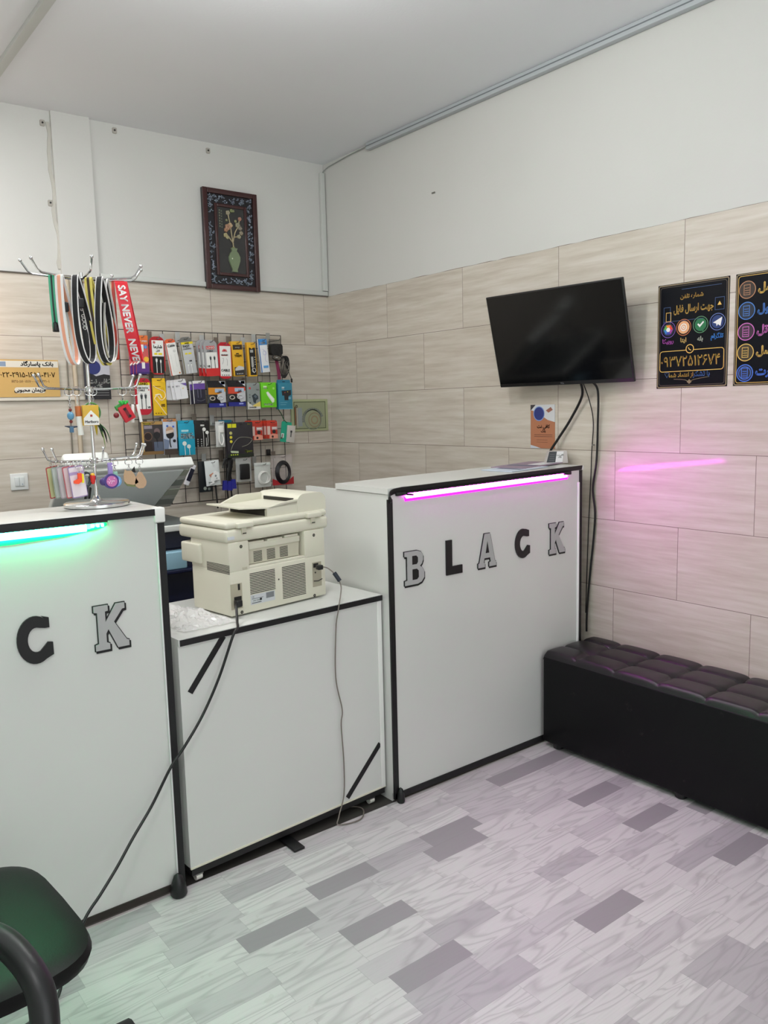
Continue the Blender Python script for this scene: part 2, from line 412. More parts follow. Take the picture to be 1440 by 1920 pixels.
# pilaster and the plaster seam beside it
struct(MB().box(-1.557, -1.375, -0.018, 0.002, ZT + 0.004, ZC, PLAS), 'pilaster', wb)
mb = MB(); pts = []
for i in range(26):
    z = ZC - 0.05 - i * 0.027; pts.append((-1.572 + 0.006 * math.sin(i * 0.7) + random.uniform(-0.003, 0.003) + i * 0.0006, -0.001, z))
mb.ribbon(pts, (1, 0, 0), 0.016, 0.004, M((196, 194, 186), 0.9)); struct(mb, 'plaster_seam', wb)
for nm, b in (('trim_1', (-1.37, -0.004, -0.016, -0.0, ZT + 0.003, ZT + 0.027)), ('trim_2', (-0.034, -0.004, -0.02, -0.0, ZT + 0.03, 2.79)),
              ('trim_3', (-0.03, -0.001, -6.0, -0.46, 2.806, 2.841)), ('trim_4', (-1.885, -1.850, -6.0, -0.0, 2.822, 2.8419))):
    m_ = MB().box(*b, M((186, 192, 196), 0.45) if nm == 'trim_3' else DUCT, 0.002)
    if nm == 'trim_3': m_.box(-0.032, -0.029, -6.0, -0.46, 2.822, 2.826, M((120, 126, 130), 0.6))
    if nm == 'trim_1': m_.box(-1.37, -0.004, -0.0165, -0.0, ZT - 0.001, ZT + 0.0035, M((120, 118, 112), 0.7))
    struct(m_, nm)
struct(MB().box(XL, -1.565, -0.008, 0.0, ZT - 0.002, ZT + 0.004, M((90, 84, 78), 0.7)), 'trim_5')
struct(MB().box(-2.4, -1.38, -0.012, 0.0, 1.487, 1.503, M((222, 216, 204), 0.4), 0.001), 'trim_6')
# cables and pipe running up the back wall behind the stand
tag(MB().tube([(-0.018, -0.012, 2.785), (-0.012, -0.02, 2.80), (-0.006, -0.06, 2.815), (-0.006, -0.25, 2.828), (-0.012, -0.47, 2.832)], 0.0028, M((150, 154, 150), 0.6)).build('signal_cable'),
    'thin grey cable curving from the corner duct to the ceiling duct', 'cable')
tag(MB().tube(smooth_path([(-1.575, -0.01, 2.07), (-1.562, -0.012, 1.75), (-1.565, -0.012, 1.4), (-1.563, -0.012, 1.05), (-1.51, -0.012, 0.6)]), 0.0035, M((120, 114, 104), 0.6)).build('wall_cable'),
    'thin grey cable hanging down the tiled back wall behind the key ring stand', 'cable')
tag(MB().tube([(-1.535, -0.012, 2.07), (-1.527, -0.012, 1.6), (-1.525, -0.012, 1.1)], 0.011, M((196, 182, 160), 0.5), 10).build('wall_pipe'),
    'beige vertical conduit on the back wall behind the key ring stand', 'pipe')
for k, (x, z, lb) in enumerate(((-1.592, 2.784, 'small wall plug near the ceiling left of the pilaster'), (-1.582, 2.422, 'small wall plug halfway down the plaster seam'),
                                (-1.246, 2.812, 'wall plug under the ceiling right of the pilaster'), (-0.741, 2.80, 'wall plug under the ceiling above the framed picture'))):
    m_ = MB().prism(rrect(x - 0.011, x + 0.011, z - 0.015, z + 0.013, 0.005), -0.004, 0.004, M((176, 172, 164), 0.8)); m_.prism(circ(x, z, 0.0045, 10), -0.006, 0.0, BLK)
    tag(m_.build('wall_plug'), lb, 'wall plug')
tag(MB().box(-0.003, 0.003, -0.985, -0.963, 2.473, 2.480, M((120, 118, 112), 0.8)).build('wall_nail'), 'tiny grey nail stub high on the white right wall', 'nail')

# ------------------------------------------------------------------ reception counters
def offset_poly(P, d):
    n = len(P); A = sum(P[i][0] * P[(i + 1) % n][1] - P[(i + 1) % n][0] * P[i][1] for i in range(n)); sg = 1 if A > 0 else -1; out = []
    for i in range(n):
        p0, p1, p2 = Vector(P[i - 1]), Vector(P[i]), Vector(P[(i + 1) % n]); a = (p1 - p0).normalized(); b = (p2 - p1).normalized()
        na = Vector((a.y, -a.x)) * sg; nb = Vector((b.y, -b.x)) * sg; m = (na + nb)
        m = m / max(0.35, m.length_squared / 2) / 1.0 if m.length > 1e-6 else na
        out.append((p1.x + m.x * d, p1.y + m.y * d))
    return out
GL = {
 'K': [(0.0, 0.0), (0.42, 0.0), (0.42, 0.13), (0.33, 0.16), (0.33, 0.36), (0.40, 0.45), (0.66, 0.0), (1.0, 0.0), (1.0, 0.13), (0.93, 0.15), (0.58, 0.60), (0.84, 0.86), (0.92, 0.87), (0.92, 1.0), (0.66, 1.0), (0.33, 0.62), (0.33, 0.86), (0.42, 0.87), (0.42, 1.0), (0.0, 1.0), (0.0, 0.87), (0.10, 0.85), (0.10, 0.15), (0.0, 0.13)],
 'A': [(0.0, 0.0), (0.36, 0.0), (0.36, 0.12), (0.29, 0.14), (0.33, 0.27), (0.66, 0.27), (0.70, 0.14), (0.62, 0.12), (0.62, 0.0), (1.0, 0.0), (1.0, 0.12), (0.93, 0.14), (0.66, 1.0), (0.36, 1.0), (0.07, 0.14), (0.0, 0.12)],
 'B': [(0.0, 0.0), (0.62, 0.0), (0.82, 0.05), (0.95, 0.17), (0.95, 0.36), (0.84, 0.48), (0.74, 0.53), (0.84, 0.60), (0.90, 0.70), (0.90, 0.84), (0.80, 0.95), (0.62, 1.0), (0.0, 1.0), (0.0, 0.87), (0.12, 0.85), (0.12, 0.15), (0.0, 0.13)],
 'L': [(0.0, 0.0), (1.0, 0.0), (1.0, 0.24), (0.36, 0.24), (0.36, 1.0), (0.0, 1.0)]}
HOLES = {'A': [[(0.40, 0.42), (0.60, 0.42), (0.50, 0.78)]], 'B': [[(0.36, 0.60), (0.58, 0.60), (0.64, 0.66), (0.64, 0.80), (0.56, 0.86), (0.36, 0.86)], [(0.36, 0.14), (0.58, 0.14), (0.67, 0.20), (0.67, 0.40), (0.58, 0.46), (0.36, 0.46)]], 'K': []}
cpts = []
for i in range(25):
    a = math.radians(48 + 264 * i / 24); cpts.append((0.52 + 0.52 * math.cos(a), 0.5 + 0.5 * math.sin(a)))
cpts[0] = (0.93, 0.93); cpts.insert(1, (0.72, 0.98)); cpts[-1] = (1.0, 0.14)
inn = []
for i in range(17):
    a = math.radians(305 - 250 * i / 16); inn.append((0.55 + 0.25 * math.cos(a), 0.5 + 0.26 * math.sin(a)))
GL['C'] = cpts + [(1.0, 0.40), (0.86, 0.42)] + inn[1:-1] + [(0.80, 0.72), (0.93, 0.72)]
FACE = M((176, 176, 176), 0.4, name='letter_grey')
def letter(ch, x0, x1, z0, z1, parent, y=-0.0):
    mb = MB(); mp = lambda P: [(x0 + (x1 - x0) * a, z0 + (z1 - z0) * b) for a, b in P]
    if ch in 'LC':
        mb.prism(mp(GL[ch]), y - 0.006, y, BLACKP)
        lb = 'black cut-out letter'
    else:
        P = mp(GL[ch]); mb.prism(offset_poly(P, 0.0022), y - 0.004, y, BLACKP)
        mb.prism([(a + 0.004, b - 0.006) for a, b in offset_poly(P, 0.002)], y - 0.003, y, BLACKP)
        mb.prism(P, y - 0.0065, y - 0.003, FACE)
        for h in HOLES[ch]: mb.prism(mp(h), y - 0.0068, y - 0.004, BLACKP)
        lb = 'grey slab-serif cut-out letter with a black outline'
    return mb.build('letter', parent, lb)
def led(name, parent, x0, x1, z, col, strength, label, dots=None, y=-0.016):
    m_ = M(col, 0.4, emit=strength, name=name + '_glow')
    mb = MB().box(x0, x1, y - 0.006, y, z - 0.006, z + 0.006, m_, 0.002)
    for dx in dots or (): mb.box(dx - 0.006, dx + 0.006, y - 0.004, y, z - 0.004, z + 0.006, m_, 0.0015)
    return mb.build('led_strip', parent, label)
# right counter; origin at its front left foot, local x along the face, local -y faces the room
rc = thing('reception_counter', 'tall white reception counter with a pink light strip, next to the black bench', 'counter', (-1.12, -1.97, 0))
W1 = 1.045
mb = MB(); zl, zr = 1.118, 1.134
mb.prism([(0.0, 0.03), (W1, 0.03), (W1, zr), (0.0, zl)], 0.0, 0.016, LAM); mb.build('front_panel', rc)
MB().box(0.0, 0.016, 0.016, 0.52, 0.0, 1.116, LAM).build('side_panel', rc)
MB().box(W1 - 0.016, W1, 0.016, 0.30, 0.0, 1.116, LAM).build('side_panel', rc)
mb = MB(); mb.prism([(-0.004, zl), (W1 + 0.005, zr), (W1 + 0.005, zr + 0.018), (-0.004, zl + 0.020)], -0.004, 0.31, LAM); mb.build('countertop', rc)
MB().box(0.05, W1 - 0.03, 0.02, 0.29, 0.55, 0.566, LAM).build('shelf', rc)
mb = MB()   # black edge tape: top (bending down at the left corner), left, right, bottom
top = smooth_path([(0.004, -0.006, zl - 0.03), (0.008, -0.006, zl + 0.003), (0.05, -0.006, zl + 0.012), (0.12, -0.006, zl + 0.013), (W1 * 0.5, -0.006, (zl + zr) / 2 + 0.011), (W1 - 0.01, -0.006, zr + 0.010)], 10)
mb.ribbon(top, (0, -0.25, 1), 0.019, 0.003, TAPE).build('edge_tape', rc, 'black tape along the top edge'); mb = MB()
mb.box(-0.003, 0.017, -0.004, 0.004, 0.012, zl - 0.018, TAPE)
mb.build('edge_tape', rc); MB().box(W1 - 0.020, W1 - 0.003, -0.003, 0.003, 0.03, zr, TAPE).build('edge_tape', rc); MB().box(0.0, W1, -0.004, 0.003, 0.012, 0.034, TAPE).build('edge_tape', rc)
MB().box(W1 - 0.034, W1 - 0.022, -0.007, 0.0, 0.034, zr - 0.05, M((250, 250, 250), 0.15), 0.003).build('edge_profile', rc, 'white plastic strip beside the right edge tape')
mb = MB(); mb.tube(smooth_path([(0.055, -0.01, zl - 0.001), (0.07, -0.014, zl - 0.004), (0.10, -0.016, zl - 0.008)], 4), 0.0035, TAPE)
mb.box(0.03, 0.075, -0.012, -0.002, zl - 0.008, zl + 0.004, TAPE, 0.002); mb.build('wire_end', rc, 'black taped wire end of the light strip'); mb = MB(); mb.box(W1 - 0.13, W1 - 0.085, -0.014, -0.002, zr - 0.014, zr, TAPE, 0.003); mb.build('wire_end', rc, 'black taped wire end of the light strip')
m_ = M((255, 50, 248), 0.4, emit=56.0, name='pink_led'); mb = MB()
mb.prism([(0.078, zl - 0.020), (W1 - 0.105, zr - 0.024), (W1 - 0.105, zr - 0.006), (0.078, zl - 0.002)], -0.0075, -0.0005, m_); mb.build('led_strip', rc, 'glowing pink light strip')
MB().prism([(0.074, zl - 0.030), (W1 - 0.100, zr - 0.032), (W1 - 0.098, zr - 0.022), (W1 - 0.105, zr - 0.0245), (0.078, zl - 0.0205), (0.071, zl - 0.014)], -0.005, -0.0005, M((255, 34, 250), 0.4, emit=1.2)).build('painted_halo', rc, 'magenta band painting the halo of the light strip')  # emissive band paints the pink strip's halo on the panel
mb = MB(); mb.prism([(0.076, zl - 0.002), (W1 - 0.103, zr - 0.006), (W1 - 0.103, zr - 0.001), (0.076, zl + 0.003)], -0.012, -0.002, TAPE); mb.build('led_channel', rc)
mb = MB(); mb.lathe([(0.012, 0), (0.015, 0.006), (0.013, 0.03), (0.008, 0.05), (0.001, 0.056)], (0.018, -0.012, 0.0), BLACKP, 16); mb.build('corner_bumper', rc)
for ch, a, b, z0, z1 in (('B', 0.064, 0.158, 0.788, 0.908), ('L', 0.262, 0.342, 0.796, 0.926), ('A', 0.425, 0.520, 0.800, 0.928), ('C', 0.630, 0.714, 0.806, 0.924), ('K', 0.832, 0.928, 0.800, 0.926)):
    letter(ch, a, b, z0, z1, rc)
# left counter, right end in view
W2 = 1.7
lc = thing('reception_counter', 'tall white reception counter at the left edge with a green light strip', 'counter', (-1.929 - W2, -1.97, 0))
MB().box(0, W2, 0, 0.016, 0.03, 1.134, LAM).build('front_panel', lc)
MB().box(W2 - 0.016, W2, 0.016, 0.26, 0.0, 1.134, LAM).build('side_panel', lc)
MB().box(0, 0.016, 0.016, 0.26, 0.0, 1.134, LAM).build('side_panel', lc)
MB().box(-0.005, W2 + 0.002, -0.006, 0.27, 1.134, 1.150, LAM, 0.0015).build('countertop', lc)
MB().box(0, W2 - 0.024, -0.010, -0.004, 1.131, 1.149, TAPE).build('edge_tape', lc); MB().box(W2 - 0.018, W2 + 0.002, -0.004, 0.004, 0.0, 1.108, TAPE).build('edge_tape', lc); MB().box(0, W2, -0.004, 0.003, 0.010, 0.030, M((44, 36, 32), 0.7)).build('bottom_edge', lc, 'dark brown bottom edge')
MB().box(W2 - 0.027, W2 + 0.004, -0.011, 0.02, 1.110, 1.152, WHITE, 0.004).build('corner_cap', lc, 'white plastic corner cap')
MB().box(W2 - 0.024, W2 - 0.0185, -0.006, 0.0, 0.034, 1.108, M((226, 226, 226), 0.2), 0.0025).build('edge_profile', lc, 'white plastic strip beside the right edge tape')
m_ = M((44, 255, 160), 0.4, emit=60.0, name='green_led'); mb = MB().box(0.2, W2 - 0.215, -0.012, -0.001, 1.108, 1.127, m_, 0.002)
for dx in (0.198, 0.184, 0.172): mb.box(W2 - dx - 0.003, W2 - dx + 0.003, -0.010, -0.001, 1.116, 1.124, m_, 0.001)
mb.build('led_strip', lc, 'glowing green light strip')
MB().prism([(0.2, 1.094), (W2 - 0.40, 1.094), (W2 - 0.27, 1.099), (W2 - 0.18, 1.110), (W2 - 0.158, 1.118), (W2 - 0.160, 1.126), (W2 - 0.205, 1.112), (0.2, 1.1075)], -0.003, -0.0005, M((0, 235, 100), 0.4, emit=0.9)).build('painted_halo', lc, 'green band painting the halo of the light strip')  # green halo on the panel, painted as a faintly emissive band
MB().box(0.19, W2 - 0.16, -0.014, -0.001, 1.1275, 1.132, TAPE).build('led_channel', lc)
for c_, o_, w_ in (('B', 1.01, .094), ('L', .80, .080), ('A', .610, .095)): letter(c_, W2 - o_, W2 - o_ + w_, 0.777, 0.901, lc)
letter('C', W2 - 0.409, W2 - 0.321, 0.777, 0.903, lc); letter('K', W2 - 0.212, W2 - 0.120, 0.778, 0.901, lc)
mb = MB(); mb.lathe([(0.020, 0), (0.025, 0.008), (0.022, 0.035), (0.012, 0.062), (0.001, 0.07)], (W2 - 0.028, -0.022, 0.0), BLACKP, 16); mb.build('corner_bumper', lc, 'black rubber corner bumper')
# low counter between them
low = thing('low_counter', 'low white counter on small wheels carrying the beige printer', 'counter', (-1.906, -1.968, 0), (0, 0, math.atan2(0.042, 0.764)))
W3 = 0.780
MB().box(0, W3, 0.0, 0.016, 0.052, 0.742, LAM).build('front_panel', low)
mb = MB().box(0.0, 0.016, 0.016, 0.43, 0.052, 0.742, LAM); mb.build('side_panel', low)
MB().box(W3 - 0.016, W3, 0.016, 0.43, 0.052, 0.742, LAM).build('side_panel', low)
MB().box(0.0, W3, -0.006, 0.44, 0.742, 0.762, LAM).build('countertop', low)
MB().box(0.004, W3 - 0.004, 0.0, 0.42, 0.026, 0.0515, BLACKP).build('base_frame', low)
MB().box(W3 - 0.022, W3 - 0.002, -0.005, 0.0, 0.052, 0.742, WHITE, 0.002).build('edge_profile', low)
MB().box(0.004, W3, -0.009, -0.005, 0.742, 0.760, TAPE).build('edge_tape', low, 'black edge tape along the worktop'); MB().box(0, W3, -0.003, 0.004, 0.0485, 0.0535, M((222, 218, 200), 0.5)).build('bottom_edge', low, 'cream bottom edge')
mb = MB()
for (ax, az, bx, bz) in ((0.030, 0.595, 0.150, 0.742), (0.603, 0.066, 0.758, 0.218)):
    d = Vector((bx - ax, bz - az)).normalized(); nx, nz = -d.y * 0.009, d.x * 0.009
    MB().prism([(ax - nx, az - nz), (bx - nx, bz - nz), (bx + nx, bz + nz), (ax + nx, az + nz)], -0.0025, 0.0, TAPE).build('diagonal_tape', low, 'diagonal strip of black tape')
for x, y in ((0.03, 0.016), (W3 - 0.06, 0.016), (0.03, 0.38), (W3 - 0.06, 0.38)):
    mb = MB(); mb.tube([(x - 0.010, y, 0.013), (x + 0.010, y, 0.013)], 0.013, M((226, 224, 216), 0.4), 18); mb.box(x - 0.014, x + 0.014, y - 0.012, y + 0.012, 0.018, 0.027, STEEL, 0.002); mb.build('caster_wheel', low)
tag(MB().box(-1.575, -1.535, -2.02, -1.80, 0.001, 0.009, BLACKP, 0.002).build('floor_bracket'), 'flat black bracket on the floor poking out under the low counter', 'bracket')

# ------------------------------------------------------------------ bench
bn = thing('tufted_bench', 'long black leather bench with a tufted top along the right wall', 'bench', (-0.345, -1.99, 0))
BW, BL = 0.325, 1.95
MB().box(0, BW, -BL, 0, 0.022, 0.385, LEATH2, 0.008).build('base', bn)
V = []; F = []; nx, ny = 66, 330
ys0 = -0.158; st = 0.1855
cy = [0.0, ys0] + [ys0 - st * k for k in range(1, 10)] + [-BL]
cx = [0.0, 0.120, 0.245, BW]
def seg(v, arr):
    for i in range(len(arr) - 1):
        lo, hi = sorted((arr[i], arr[i + 1]))
        if lo - 1e-9 <= v <= hi + 1e-9: return (v - lo) / (hi - lo) * 2 - 1
    return 1
for j in range(ny + 1):
    for i in range(nx + 1):
        x = BW * i / nx; y = -BL * j / ny
        u = seg(x, cx); v = seg(y, cy)
        b = (max(0, 1 - abs(u) ** 5) ** 0.5) * 0.5 + 0.5; c = (max(0, 1 - abs(v) ** 6) ** 0.5) * 0.5 + 0.5
        z = 0.386 + 0.025 * b * c + 0.003 * math.cos(v * 1.5) * math.cos(u * 1.5)
        for bx in cx[1:3]:
            for by in cy[1:-1]:
                d = math.hypot(x - bx, y - by); z -= 0.010 * math.exp(-(d / 0.018) ** 2)
        e = min(x, BW - x, -y, BL + y); z = 0.372 + (z - 0.372) * min(1, max(0, e / 0.012)) ** 0.45
        V.append((x, y, z))
for j in range(ny):
    for i in range(nx): a = j * (nx + 1) + i; F.append((a, a + 1, a + nx + 2, a + nx + 1))
mb = MB().add(V, F, LEATH, True)
sd = [(0, 0, 0.372), (BW, 0, 0.372), (BW, -BL, 0.372), (0, -BL, 0.372)]
cu = mb.build('tufted_cushion', bn)
for bx in cx[1:3]:
    for by in cy[1:-1]:
        MB().ball((bx, by, 0.3935), 0.0048, M((190, 180, 170), 0.2, 0.8), 0.6, 8).build('button', cu)
for x, y in ((0.03, -0.06), (0.03, -0.62), (0.03, -1.2), (0.03, -1.85), (0.29, -0.06), (0.29, -1.85)):
    MB().lathe([(0.018, 0), (0.022, 0.004), (0.022, 0.024)], (x, y, 0), BLACKP, 16).build('foot', bn)

# ------------------------------------------------------------------ television
tv = thing('wall_television', 'black flat television tilted down on the right wall', 'television', (-0.13, -1.872, 1.687))
yaw, tilt = 0.072, 0.248
tv.rotation_euler = Matrix((Vector((math.sin(yaw), -math.cos(yaw), 0)), Vector((math.cos(yaw) * math.cos(tilt), math.sin(yaw) * math.cos(tilt), math.sin(tilt))),
                            Vector((-math.cos(yaw) * math.sin(tilt), -math.sin(yaw) * math.sin(tilt), math.cos(tilt))))).transposed().to_euler()
tw, th = 0.68 / 2, 0.405 / 2
MB().box(-tw, tw, 0.0, 0.012, -th, th, BLACKP, 0.003).build('bezel', tv)
MB().box(-tw + 0.006, tw - 0.006, -0.0012, 0.001, -th + 0.016, th - 0.006, M((9, 10, 12), 0.10, name='screen_glass')).build('screen', tv, 'dark switched-off screen')
mb = MB(); mb.box(-tw + 0.03, tw - 0.03, 0.012, 0.035, -th + 0.02, th - 0.08, BLACKP, 0.01); mb.build('back_housing', tv)
MB().text('TCL', 0, -th + 0.0045, 0.010, -0.0015, M((150, 150, 155), 0.4), bold=0.02).build('logo', tv, 'small silver maker mark')
mb = MB(); mb.box(-0.07, 0.07, 0.035, 0.050, -0.06, 0.06, STEEL, 0.002); mb.box(-0.02, 0.02, 0.045, 0.10, 0.0, 0.04, STEEL, 0.002); mb.build('wall_mount', tv)
for lb, pts, r in (('thick black television cable sweeping left behind the counter', [(-0.07, -1.955, 1.50), (-0.03, -1.93, 1.44), (-0.02, -1.86, 1.34), (-0.025, -1.80, 1.26), (-0.04, -1.76, 1.19), (-0.05, -1.75, 1.10), (-0.05, -1.75, 0.9)], 0.0055),
                   ('thin black cable hanging straight below the television', [(-0.07, -1.965, 1.50), (-0.02, -1.962, 1.42), (-0.01, -1.975, 1.33), (-0.01, -1.968, 1.20), (-0.01, -1.965, 1.10), (-0.012, -1.955, 0.85), (-0.012, -1.945, 0.5)], 0.0022),
                   ('thick black power cable from the television down to the bench', [(-0.07, -2.01, 1.50), (-0.03, -2.012, 1.46), (-0.015, -2.002, 1.32), (-0.012, -1.995, 1.17), (-0.012, -1.978, 1.05), (-0.012, -1.99, 0.95), (-0.012, -1.985, 0.85), (-0.012, -1.965, 0.66), (-0.02, -1.958, 0.5), (-0.02, -1.957, 0.42)], 0.0045)):
    tag(MB().tube(smooth_path(pts), r, BLACKP).build('tv_cable'), lb, 'cable', 'cables below the television')
tag(MB().tube([(-0.002, -1.975, 1.235), (-0.022, -1.978, 1.235)], 0.003, STEEL).build('wall_nail'), 'bent nail on the right wall holding the thin television cable', 'nail')

# ------------------------------------------------------------------ posters (right wall)
def ring(mb, cx, cz, r, t, y0, y1, mat, n=28):
    P = circ(cx, cz, r, n); Q = circ(cx, cz, r - t, n)
    V = [(x, y0, z) for x, z in P] + [(x, y0, z) for x, z in Q]
    mb.add(V, [(i, (i + 1) % n, (i + 1) % n + n, i + n) for i in range(n)], mat)
def outline(mb, pts, t, y, mat):
    P = offset_poly(pts, 0); Q = offset_poly(pts, -t); n = len(pts)
    V = [(x, y, z) for x, z in P] + [(x, y, z) for x, z in Q]
    mb.add(V, [(i, (i + 1) % n, (i + 1) % n + n, i + n) for i in range(n)], mat)
NAVY = K((6, 9, 17), 0.42); TAN = K((140, 124, 96), 0.35); NAVY.node_tree.nodes['Principled BSDF'].inputs['Specular IOR Level'].default_value = 0.15; GLD = K((232, 190, 96), 0.4); STB = K((58, 84, 128), 0.4)
po = thing('instruction_poster', 'dark poster with four app icons and a phone number in gold', 'poster', (0, -2.27, 1.461), RW)
PW, PH = 0.291, 0.392
MB().box(0, PW, -0.0015, 0, 0, PH, NAVY).build('sheet', po)
mb = MB(); outline(mb, rrect(0.002, PW - 0.002, 0.002, PH - 0.002, 0.008), 0.004, -0.0018, TAN); outline(mb, rrect(0.010, PW - 0.010, 0.010, PH - 0.010, 0.010), 0.0018, -0.0018, K((88, 78, 66)))
outline(mb, rrect(0.012, PW - 0.014, 0.062, 0.142, 0.012), 0.0024, -0.0019, GLD)
mb.box(0.025, PW - 0.10, -0.0021, 0, PH - 0.140, PH - 0.1385, STB); mb.box(0.10, 0.26, -0.002, 0, PH - 0.025, PH - 0.0235, STB)
outline(mb, [(0.026, PH - 0.155), (0.055, PH - 0.155), (0.055, PH - 0.085), (0.026, PH - 0.085)], 0.0018, -0.002, STB)
outline(mb, [(PW - 0.055, PH - 0.115), (PW - 0.018, PH - 0.115), (PW - 0.018, PH - 0.070), (PW - 0.055, PH - 0.070)], 0.0018, -0.002, STB)
outline(mb, [(0.036, PH - 0.140), (0.058, PH - 0.140), (0.058, PH - 0.105), (0.036, PH - 0.105)], 0.002, -0.0022, GLD)
mb.prism([(PW - 0.045, PH - 0.098), (PW - 0.037, PH - 0.084), (PW - 0.029, PH - 0.098)], -0.0022, 0, GLD)
ring(mb, PW * 0.48, 0.145, 0.017, 0.003, -0.0024, 0, GLD); mb.prism(circ(PW * 0.48, 0.145, 0.0138), -0.0022, 0, NAVY); mb.tube([(PW * 0.48 - 0.006, -0.0022, 0.150), (PW * 0.48 - 0.002, -0.0022, 0.143), (PW * 0.48 + 0.006, -0.0022, 0.139)], 0.0018, GLD, 6)
mb.tube(smooth_path([(0.075, -0.0018, 0.034), (0.12, -0.0018, 0.030), (0.140, -0.0018, 0.022), (0.16, -0.0018, 0.030), (0.22, -0.0018, 0.038)]), 0.001, TAN, 6)
mb.prism([(0.13, 0.022), (0.14, 0.014), (0.15, 0.022), (0.14, 0.032)], -0.002, 0, TAN)
mb.build('printed_border', po)
tx = lambda s, x, z, sz, m, b=0.02, sx=1: MB().text(fa(s), x, z, sz, -0.0026, m, bold=b, sx=sx).build('lettering', po)
tx('شماره تلفن', 0.143, PH - 0.058, 0.021, GLD, 0.02); tx('جهت ارسال فایل', 0.150, PH - 0.108, 0.036, GLD, 0.022, 0.66)
tx('با تشکر', 0.190, 0.042, 0.026, K((90, 130, 205)), 0.02, 0.9); tx('از اعتماد شما', 0.105, 0.042, 0.022, GLD, 0.02, 0.9)
MB().text('۰۹۳۷۲۵۱۲۶۷۴', 0.139, 0.082, 0.055, -0.0026, GLD, bold=0.008, sx=0.86).build('phone_number', po, 'gold phone number')
for s_, x, m in (('تلگرام', 0.248, K((70, 150, 235))), ('بله', 0.181, K((200, 210, 190))), ('ایتا', 0.112, K((235, 200, 120))), ('روبیکا', 0.047, K((190, 90, 190)))): tx(s_, x, 0.172 + (0.005 if x > 0.2 else 0), 0.022, m, 0.03)
MB().text('♡', 0.045, 0.040, 0.030, -0.0026, STB).build('heart_outline', po)
mb = MB()
for x, rm, fm in ((0.248, K((96, 116, 176)), K((26, 52, 110))), (0.181, K((88, 140, 100)), K((26, 112, 66))), (0.112, K((190, 110, 60)), K((228, 170, 120))), (0.047, K((110, 80, 160)), K((24, 26, 60)))):
    mb = MB(); zc = 0.228 + (x - 0.14) * 0.06; ring(mb, x, zc, 0.031, 0.0026, -0.0021, 0, rm); mb.prism(circ(x, zc, 0.024), -0.0020, 0, fm if x != 0.112 else fm)
    y = -0.0025
    if x == 0.248: mb.prism([(x - 0.018, zc - 0.002), (x + 0.018, zc + 0.016), (x + 0.012, zc - 0.016), (x + 0.002, zc - 0.009), (x - 0.003, zc - 0.016), (x - 0.005, zc - 0.006)], y, 0, WHITE)
    if x == 0.181:
        mb.prism([(x - 0.013, zc + 0.001), (x - 0.009, zc + 0.005), (x - 0.003, zc - 0.001), (x + 0.010, zc + 0.012), (x + 0.014, zc + 0.008), (x - 0.003, zc - 0.010)], y, 0, WHITE)
        mb.prism([(x + 0.004, zc - 0.022), (x + 0.013, zc - 0.018), (x + 0.012, zc - 0.028)], y, 0, fm)
    if x == 0.112: ring(mb, x, zc, 0.014, 0.0035, y, 0, WHITE); ring(mb, x, zc, 0.006, 0.003, y, 0, WHITE)
    if x == 0.047:
        for k, c in enumerate(((220, 60, 50), (235, 140, 40), (90, 170, 70), (50, 130, 200), (60, 70, 170), (160, 60, 150))):
            a = math.radians(60 * k + 30); mb.prism([(x, zc), (x + 0.02 * math.cos(a - 0.5), zc + 0.02 * math.sin(a - 0.5)), (x + 0.02 * math.cos(a + 0.5), zc + 0.02 * math.sin(a + 0.5))], y, 0, K(c))
        mb.prism(circ(x, zc, 0.009, 6), y - 0.0004, 0, WHITE)
    mb.build('app_icon', po, {0.248: 'blue round icon with a paper plane', 0.181: 'green round icon with a tick', 0.112: 'orange round icon with rings', 0.047: 'round icon with a multicolour hexagon'}[x])
p2 = thing('price_list_poster', 'dark poster with a column of five round icons, at the right edge', 'poster', (0, -2.584, 1.461), RW)
MB().box(0, PW, -0.0015, 0, 0, PH, NAVY).build('sheet', p2)
mb = MB(); outline(mb, rrect(0.002, PW - 0.002, 0.002, PH - 0.002, 0.008), 0.0035, -0.0018, TAN); outline(mb, rrect(0.009, PW - 0.009, 0.009, PH - 0.009, 0.010), 0.0018, -0.0018, GLD); mb.build('printed_border', p2)
mb = MB(); mt = MB()
for k, (c, s_) in enumerate((((176, 128, 92), 'سل'), ((72, 128, 205), 'ول'), ((206, 112, 190), 'تل'), ((222, 186, 96), 'سل'), ((70, 120, 220), 'ارت'))):
    mb = MB(); mt = MB(); zc = PH - 0.058 - 0.0725 * k; m_ = K(c); ring(mb, 0.043, zc, 0.031, 0.003, -0.002, 0, m_); mb.prism(circ(0.043, zc, 0.0275), -0.0017, 0, K(tuple(v // 4 for v in c)))
    outline(mb, [(0.030, zc - 0.018), (0.054, zc - 0.018), (0.054, zc + 0.018), (0.030, zc + 0.018)], 0.002, -0.0022, m_)
    if k == 4: ring(mb, 0.043, zc, 0.023, 0.002, -0.0024, 0, m_)
    for q in range(3): mb.box(0.034, 0.050, -0.0023, 0, zc - 0.011 + q * 0.008, zc - 0.009 + q * 0.008, m_)
    mt.text(fa(s_), 0.083, zc - 0.008, 0.038, -0.0026, m_ if k else GLD, align='LEFT', bold=0.04)
    mb.build('ringed_icon', p2, ('brown', 'blue', 'pink', 'gold', 'deep blue')[k] + ' ringed icon'); mt.build('lettering', p2)
p3 = thing('shop_flyer', 'small brown flyer with a blue cup taped on the wall below the television', 'flyer', (0, -1.618, 1.213), RW)
MB().box(0, 0.142, -0.001, 0, 0, 0.196, K((176, 116, 84))).build('sheet', p3)
